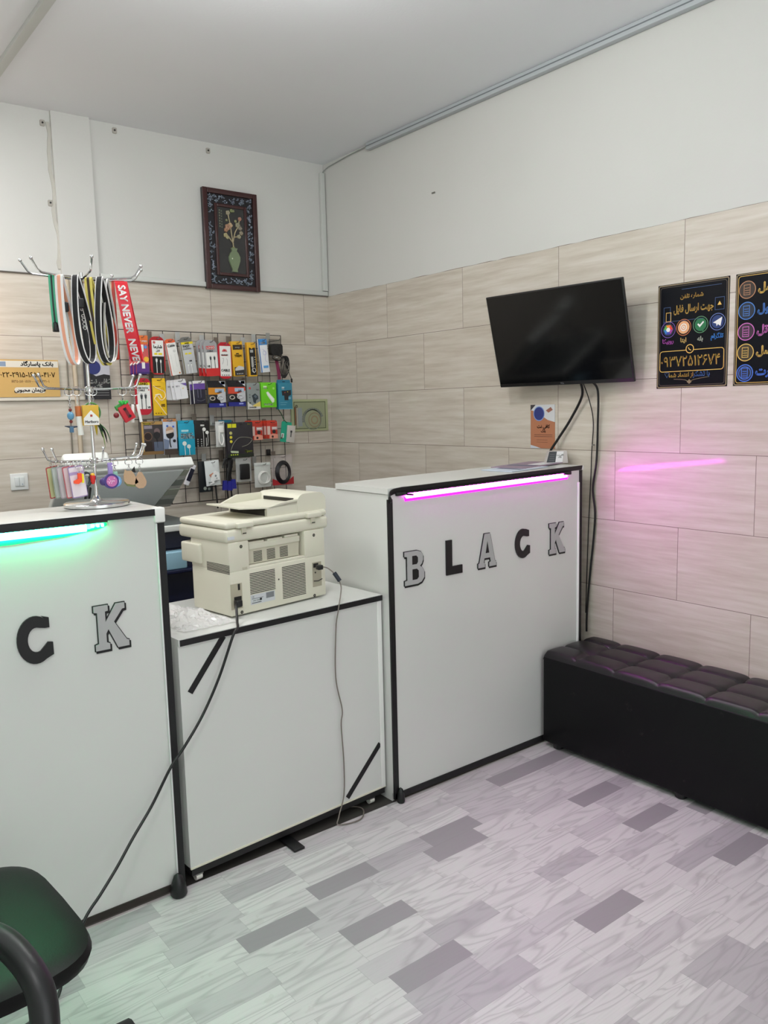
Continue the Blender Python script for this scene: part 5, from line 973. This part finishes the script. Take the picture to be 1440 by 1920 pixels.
# lanyards: teardrop straps
def lanyard(x, y, ztop, L, A, wid, mat, label, latdir, edge=None, clip=None, text=None, tc=WHITE, skew=0.0, tsz=.012, edgew=.6):
    t = thing('lanyard', label, 'lanyard', (x, y, ztop), group='lanyards on the top tier')
    N = 40; path = []; ld_ = Vector(latdir).normalized(); wd = Vector((-ld_.y, ld_.x, 0))
    for i in range(N):
        a = 2 * math.pi * i / N; s_ = (1 - math.cos(a)) / 2
        path.append(ld_ * (A * math.sin(a) * (.25 + .75 * s_ ** .8) * 1.15) + Vector((skew * s_, 0, -L * s_)))
    mb = MB().ribbon(path, wd, wid, .0014, mat, True)
    if edge is not None: mb.ribbon([p + Vector((0, 0, 0)) for p in path], wd, wid * edgew, .0019, edge, True)
    mb.build('strap', t)
    if text:
        # lettering running down the side of the strap nearest the viewer
        half = path[:N // 2 + 1]
        if sum(p.y for p in path[N // 2:]) < sum(p.y for p in half): half = [path[0]] + path[:N // 2 - 1:-1]
        cum = [0]
        for i in range(1, len(half)): cum.append(cum[-1] + (half[i] - half[i - 1]).length)
        wv = wd if wd.x > 0 else -wd
        def mapf(s_, b):
            s_ = min(max(s_, 0), cum[-1] - 1e-4)
            i = next(i for i in range(1, len(cum)) if cum[i] >= s_); f = (s_ - cum[i - 1]) / (cum[i] - cum[i - 1]); p = half[i - 1].lerp(half[i], f); tg = (half[i] - half[i - 1]).normalized(); nn = tg.cross(wv).normalized()
            if nn.y > 0: nn = -nn
            return p + wv * b + nn * .0018
        MB().text(text, .012, -tsz * .34, tsz, 0, tc, align='LEFT', bold=.03, mapf=mapf).build('lettering', t)
    if clip:
        cz, cm = clip; xo = skew * (-cz / L)
        MB().box(xo - .009, xo + .009, -.010, .010, cz - .013, cz + .013, cm, .003).build('slider_clip', t)
    return t
WR = K((234, 232, 232), .5); zt3 = SZ + .642; DK = K((26, 26, 30), .6)
lanyard(SX - .090, SY - .030, zt3, .150, .010, .016, K((70, 168, 130)), 'teal lanyard with a black clip, leftmost on the stand', (.6, 1, 0), K((24, 40, 34)), (-.138, BLACKP), edgew=.3, skew=.004)
lanyard(SX - .074, SY - .045, zt3, .240, .030, .024, WR, 'white and orange lanyard, second from the left on the stand', (1, .9, 0), K((238, 168, 140)), (-.085, BLACKP), skew=.024, edgew=.40)
lanyard(SX - .036, SY - .062, zt3, .236, .036, .021, WR, 'wide looped white and black lanyard in the middle left', (1, .75, 0), DK, (-.075, BLACKP), skew=.022, edgew=.72)
lanyard(SX - .014, SY - .016, zt3, .234, .022, .020, DK, 'black lanyard with the word GOOD near its foot', (.45, 1, 0), None, None, 'GOOD VIBES  GOOD', skew=.02, tsz=.014)
lanyard(SX + .006, SY - .040, zt3, .240, .030, .022, K((228, 214, 110)), 'yellow and black patterned lanyard just right of the middle', (1, .9, 0), K((70, 58, 50)), (-.075, BLACKP), skew=.036, edgew=.35)
lanyard(SX + .030, SY - .064, zt3, .234, .036, .021, WR, 'looped white and black lanyard right of the pole', (1, .8, 0), DK, None, skew=.006, edgew=.72)
lanyard(SX + .056, SY - .036, zt3, .230, .030, .017, K((222, 222, 220)), 'narrow white lanyard with a black clip beside the red ones', (1, .6, 0), K((38, 38, 42)), (-.078, BLACKP), edgew=.3)
lanyard(SX + .078, SY - .010, zt3, .222, .018, .022, K((190, 60, 44)), 'dark red and cream lanyard behind the bright red one', (.5, 1, 0), K((220, 200, 170)), None, edgew=.3)
lanyard(SX + .100, SY - .034, zt3 - .004, .222, .034, .034, K((214, 24, 44)), 'bright red lanyard with white capitals, rightmost on the stand', (.5, 1, 0), None, None, 'SAY NEVER  NEVER SAY', K((244, 240, 240)), skew=.034, tsz=.0275)

# key rings
def links(mb, x, y, z0, z1, mat=CHROME):
    n_ = max(2, int((z0 - z1) / .0062)); step = (z0 - z1) / n_
    for q in range(n_):
        zc = z0 - step * (q + .5); pts = []
        for a in range(10):
            an = 2 * math.pi * a / 10; u = .0023 * math.cos(an); pts.append((x + (u if q % 2 else 0), y + (0 if q % 2 else u), zc + .0042 * math.sin(an)))
        mb.tube(pts, .0007, mat, 5, True)
def keyring(label, px, y, zt, zc, rr=.012, group='key rings on the stand'):
    t = thing('key_ring', label, 'key ring', (px, y, zt), group=group)
    MB().tube([(rr * math.cos(a / 20 * 6.283), .003 * math.sin(a / 10 * 6.283), -rr + .003 + rr * math.sin(a / 20 * 6.283)) for a in range(20)], .0011, CHROME, 6, True).build('split_ring', t)
    m_ = MB(); links(m_, 0, 0, -2 * rr + .004, zc); m_.build('chain', t); return t
z2 = SZ + .338; z1 = SZ + .134; YK = SY - .060
t = keyring('key ring with a light blue wooden bead and a small bar', SX - .075, YK, z2, -.050)
m_ = MB().ball((0, 0, -.076), .0095, K((96, 150, 184)), 1.2, 10); m_.build('blue_bead', t)
for z in (-.060, -.092): MB().ball((0, 0, z), .0045, K((120, 40, 34)), 1, 8).build('red_bead', t)
MB().tube([(-.018, 0, -.104), (0.0, 0, -.107), (.018, 0, -.106)], [.001, .004, .0015], K((60, 70, 84)), 8).build('wooden_bar', t); MB().box(-.005, .005, -.004, .004, -.122, -.106, K((70, 110, 140)), .001).build('charm', t)
t = keyring('key ring shaped like a cigarette with an orange filter', SX - .054, YK, z2, -.045)
MB().tube([(0, 0, -.050), (0.001, 0, -.078)], .0082, K((196, 112, 60)), 16).build('orange_filter', t); MB().tube([(0.001, 0, -.078), (.004, 0, -.130)], .0080, K((236, 236, 230)), 16).build('white_stick', t)
t = keyring('key ring shaped like a small yellow and white cigarette pack', SX - .024, YK - .01, z2, -.050)
m_ = MB().box(-.022, .022, -.006, .006, -.104, -.048, K((214, 172, 60)), .001); m_.prism([(-.021, -.103), (.021, -.103), (.021, -.084), (0, -.062), (-.021, -.084)], -.0066, 0, WHITE); m_.box(-.003, .003, -.0072, 0, -.080, -.074, K((170, 60, 40))); m_.build('pack_charm', t)
m_ = MB().text('Marlboro', 0, -.097, .0098, -.0075, BLK, bold=.02); m_.build('lettering', t)
MB().tube([(.006 + .024 * math.cos(a / 4), .008, -.068 + .026 * math.sin(a / 4)) for a in range(25)], .0026, K((70, 130, 70)), 8, True).build('green_hoop', t)
t = keyring('key ring with a green and yellow feather tuft', SX - .004, YK + .02, z2, -.085)
for q, (c, dx, dz, w1) in enumerate((((196, 170, 40), .004, -.045, .008), ((24, 60, 40), .018, -.052, .010), ((20, 24, 22), .028, -.068, .007), ((110, 140, 60), .022, -.084, .004), ((60, 110, 60), .036, -.070, .004))):
    P = smooth_path([(0, 0, -.088), (dx * .8, -.002 * q, -.088 + dz * .45), (dx * 1.1, -.002 * q, -.088 + dz)], 5); MB().tube(P, [w1 * max(.1, math.sin(math.pi * min(.97, .12 + .85 * i / (len(P) - 1)))) for i in range(len(P))], K(c, .6), 8, flat=.4).build('feather', t)
MB().box(-.004, .010, -.005, .005, -.094, -.084, K((220, 110, 40)), .002).build('orange_cap', t)
t = keyring('key ring shaped like a red music cassette with a green top', SX + .074, YK, z2, -.038)
xf = Matrix.Translation((.006, 0, -.070)) @ Matrix.Rotation(math.radians(-28), 4, 'Y')
m_ = MB().box(-.016, .018, -.006, .006, -.026, .022, K((196, 36, 50)), .002, xf); m_.prism([(x, z) for x, z in circ(.0, .010, .004, 10)], -.0075, 0, BLK, xf=xf); m_.prism(circ(.004, -.014, .004, 10), -.0075, 0, BLK, xf=xf); m_.box(-.003, .006, -.0068, 0, -.018, .014, K((110, 22, 32)), 0, xf); m_.build('cassette_charm', t)
MB().box(-.020, .012, -.003, .007, .014, .030, K((60, 140, 60)), .003, xf).build('green_charm', t); MB().ball((-.022, .0, -.078), .008, K((120, 26, 34)), 1, 8).build('dark_red_charm', t)
m_ = MB()
for q in range(5): m_.ball((-.010 + .005 * q, -.004, -.040 - .004 * (q % 2)), .0045, K((50, 180, 70)), 1, 8)
m_.build('green_beads', t)
t = keyring('key ring with two slim white tags, right end of the middle tier', SX + .112, YK + .01, z2 - .002, -.044)
for dx, a in ((-.006, .05), (.008, -.16)): MB().box(-.004, .004, -.002, .002, -.052, 0, WHITE, .001, Matrix.Translation((dx, 0, -.046)) @ Matrix.Rotation(a, 4, 'Y')).build('white_tag', t)
# lower tier
for q, (c, e, lb) in enumerate((((196, 196, 150), (170, 70, 70), 'green card sleeve with a red edge, leftmost in the hanging card row'), ((190, 196, 190), (150, 160, 150), 'pale grey green card sleeve, second in the hanging card row'), ((200, 198, 198), (170, 160, 170), 'grey card sleeve, third in the hanging card row'),
                                ((214, 190, 192), (180, 90, 96), 'pink framed card sleeve, fourth in the hanging card row'), ((228, 218, 226), (150, 130, 170), 'white card sleeve with a violet band, front of the hanging card row'))):
    t = thing('card_sleeve', lb, 'card holder', (SX - .128 + .0125 * q, SY - .030 - .011 * q, z1 - .004), (0, math.radians(-6), math.radians(30 - q * 6)), 'hanging card sleeves')
    m_ = MB().prism(rrect(-.022, .022, -.094, -.006, .004), -.001, .001, K(e)); m_.prism(rrect(-.020, .020, -.091, -.009, .003), -.0014, .0014, K(c))
    if q == 4: m_.box(-.020, .020, -.0018, 0, -.030, -.022, K((176, 156, 200))); m_.box(-.004, .004, -.0018, 0, -.05, -.042, K((210, 170, 170)))
    m_.build('sleeve', t); MB().tube([(.006 * math.cos(a / 2), 0, .0 + .007 * math.sin(a / 2)) for a in range(13)], .0008, CHROME, 5, True).build('ring', t)
def charm(label, dx, dy, zc, build, rr=.009): 
    t = keyring(label, SX + dx - (.020 if dx < .07 else .010), YK + dy, z1, zc, rr); build(t); t.scale = (1.15, 1.15, 1.15); return t
SK = M((255, 90, 50), .4, emit=.25)
charm('neon orange and yellow sock shaped key ring in front of the cards', -.050, -.022, -.026, lambda t: (MB().prism([(-.004, -.026), (.005, -.026), (.005, -.046), (-.004, -.052), (-.014, -.050), (-.014, -.044), (-.004, -.040)], -.003, .003, K((250, 84, 44))).build('orange_sock', t), MB().box(.005, .010, -.002, .004, -.050, -.028, K((240, 232, 50)), .001).build('yellow_sock', t)))
charm('dark hooped key ring with a pale centre, beside the neon sock', -.030, .0, -.026, lambda t: (MB().tube([(.004 + .010 * math.cos(a / 3), 0, -.044 + .016 * math.sin(a / 3)) for a in range(19)], .004, K((44, 52, 56)), 8, True).build('hoop', t), MB().ball((.006, 0, -.034), .007, K((170, 172, 166)), .6, 8).build('cap', t)))
charm('small red and yellow tulip shaped key ring at the pole', -.008, -.004, -.030, lambda t: (MB().lathe([(.003, -.056), (.0055, -.05), (.007, -.038), (.0055, -.034)], (0, 0, 0), K((206, 40, 36)), 12).build('red_cup', t), MB().ball((0, -.001, -.033), .0052, K((244, 190, 60)), .8, 8).build('yellow_top', t)))
def purple(t):
    m_ = MB().prism(circ(.0, -.052, .0185, 24), -.006, .004, K((74, 56, 130)), True); m_.build('disc', t)
    m_ = MB().prism(circ(.0, -.052, .0135, 24), -.0075, -.005, K((196, 110, 168))); r_ = random.Random(9)
    for q in range(12): a, d_ = r_.random() * 6.28, r_.random() * .011; m_.prism(circ(d_ * math.cos(a), -.052 + d_ * math.sin(a), .0014, 6), -.0085, -.007, K((240, 200, 230)))
    m_.build('pink_badge', t); MB().box(-.006, .006, -.003, .003, -.036, -.006, K((160, 140, 204)), .002).build('lilac_strap', t); MB().ball((-.018, .003, -.052), .009, K((66, 52, 116)), 1.1, 8).build('side_charm', t)
charm('round violet key ring with a pink glitter badge', .042, -.006, -.012, purple)
charm('round sky blue key ring badge with a green top', .060, .008, -.028, lambda t: (MB().prism(circ(0, -.054, .0145, 24), -.004, .003, K((120, 170, 220)), True).build('disc', t), MB().prism(circ(0, -.054, .010, 6), -.005, -.003, K((214, 230, 240))).build('centre', t), MB().box(-.004, .006, -.003, .003, -.042, -.030, K((150, 200, 180)), .001).build('tab', t)))
bear = [(-.010, -.026), (-.006, -.030), (.006, -.030), (.012, -.038), (.018, -.052), (.022, -.060), (.016, -.064), (.008, -.066), (-.008, -.062), (-.015, -.054), (-.015, -.042)]
charm('brown wooden key ring with a ragged bear outline', .088, -.002, -.026, lambda t: (MB().prism(bear, -.002, .002, K((186, 154, 122))).build('wooden_cutout', t), MB().prism([(x + .003, z - .006) for x, z in bear], .003, .006, K((130, 140, 90))).build('patterned_cutout', t), MB().prism([(.006, -.032), (.016, -.020), (.018, -.036)], .003, .005, BLK).build('black_ear', t)))
charm('brown wooden key ring shaped like a pear, rightmost on the lower tier', .120, -.002, -.036, lambda t: MB().prism([(.006 * math.cos(a) , -.040 + .006 * math.sin(a)) for a in (2.6, 2.0, 1.57, 1.1, .5)] + [(.012, -.050), (.0155, -.060), (.013, -.070), (.006, -.076), (-.006, -.076), (-.013, -.070), (-.0155, -.060), (-.012, -.050)], -.002, .002, K((186, 154, 124))).build('wooden_cutout', t))

# ------------------------------------------------------------------ office chair, lower left
ch = thing('office_chair', 'black office chair with a curved armrest in the lower left corner', 'chair', (-2.67, -2.57, 0))
CL = leather_material('chair_leather', (9, 9, 9), .46)
def superpad(mb, cx_, cy_, z0, z1, a, b, mat, e=4.5, n=48, m_=10, nose=0):
    V = []; F = []
    for j in range(m_ + 1):
        ph = -math.pi / 2 + math.pi * j / m_; cz = math.copysign(abs(math.sin(ph)) ** .55, math.sin(ph)); cr = max(.001, abs(math.cos(ph))) ** .35
        for i in range(n):
            t_ = 2 * math.pi * i / n; c, s_ = math.cos(t_), math.sin(t_)
            x = math.copysign(abs(c) ** (2 / e), c) * a * cr; y = math.copysign(abs(s_) ** (2 / e), s_) * b * cr
            x *= 1 + nose * y / b
            V.append((cx_ + x, cy_ + y, (z0 + z1) / 2 + cz * (z1 - z0) / 2 - .012 * (y / b) ** 2 * (1 if y > 0 else 0)))
    for j in range(m_):
        for i in range(n): F.append((j * n + i, j * n + (i + 1) % n, (j + 1) * n + (i + 1) % n, (j + 1) * n + i))
    F += [tuple(range(n - 1, -1, -1)), tuple(m_ * n + k for k in range(n))]
    mb.add(V, F, mat, True); return mb
CL.node_tree.nodes['Principled BSDF'].inputs['Specular IOR Level'].default_value = 0.2
superpad(MB(), -.010, .020, .425, .478, .262, .238, CL, 4.5, nose=-.06).build('seat', ch)
for sgn in (1, -1): MB().tube(smooth_path([(sgn * .05, -.20, .50), (sgn * .0 + .02, -.235, .60), (.045, -.26, .628), (.082, -.31, .618), (.104, -.385, .578), (.094, -.42, .50), (.07, -.40, .42), (.03, -.30, .385)] if sgn == 1 else [(-.20, -.10, .385), (-.27, -.10, .42), (-.285, -.06, .55), (-.275, .03, .62), (-.27, .12, .61), (-.27, .16, .50), (-.22, .12, .39)]), .021, BLACKP, 14, flat=1.0).build('armrest', ch)
m_ = MB().tube([(0, 0, .10), (0, 0, .39)], .024, BLACKP, 16); m_.build('gas_column', ch); MB().box(-.11, .11, -.13, .12, .375, .40, BLACKP, .01).build('seat_plate', ch)
for q in range(5):
    a = math.radians(10 + 72 * q); c, s_ = math.cos(a), math.sin(a)
    MB().tube([(.02 * c, .02 * s_, .105), (.18 * c, .18 * s_, .095), (.385 * c, .385 * s_, .070)], [.036, .032, .027], BLACKP, 12).build('base_leg', ch)
    lg = ch.children[-1]
    t_ = Vector((-s_, c, 0)) * .012; p = Vector((.385 * c, .385 * s_, .026)); MB().tube([p - t_ * 1.6, p - t_ * .3], .026, BLACKP, 16).tube([p + t_ * .3, p + t_ * 1.6], .026, BLACKP, 16).build('caster_wheel', ch)
m_ = MB(); superpad(m_, 0, 0, -.04, .04, .22, .26, CL, 3.6); bk = m_.build('backrest', ch); bk.location = (-.40, -.16, .80); bk.rotation_euler = (0, math.radians(78), math.radians(-158 + 180)); MB().tube(smooth_path([(-.10, -.05, .385), (-.30, -.13, .40), (-.40, -.17, .55), (-.41, -.17, .75)]), .02, BLACKP, 10).build('back_bar', ch)
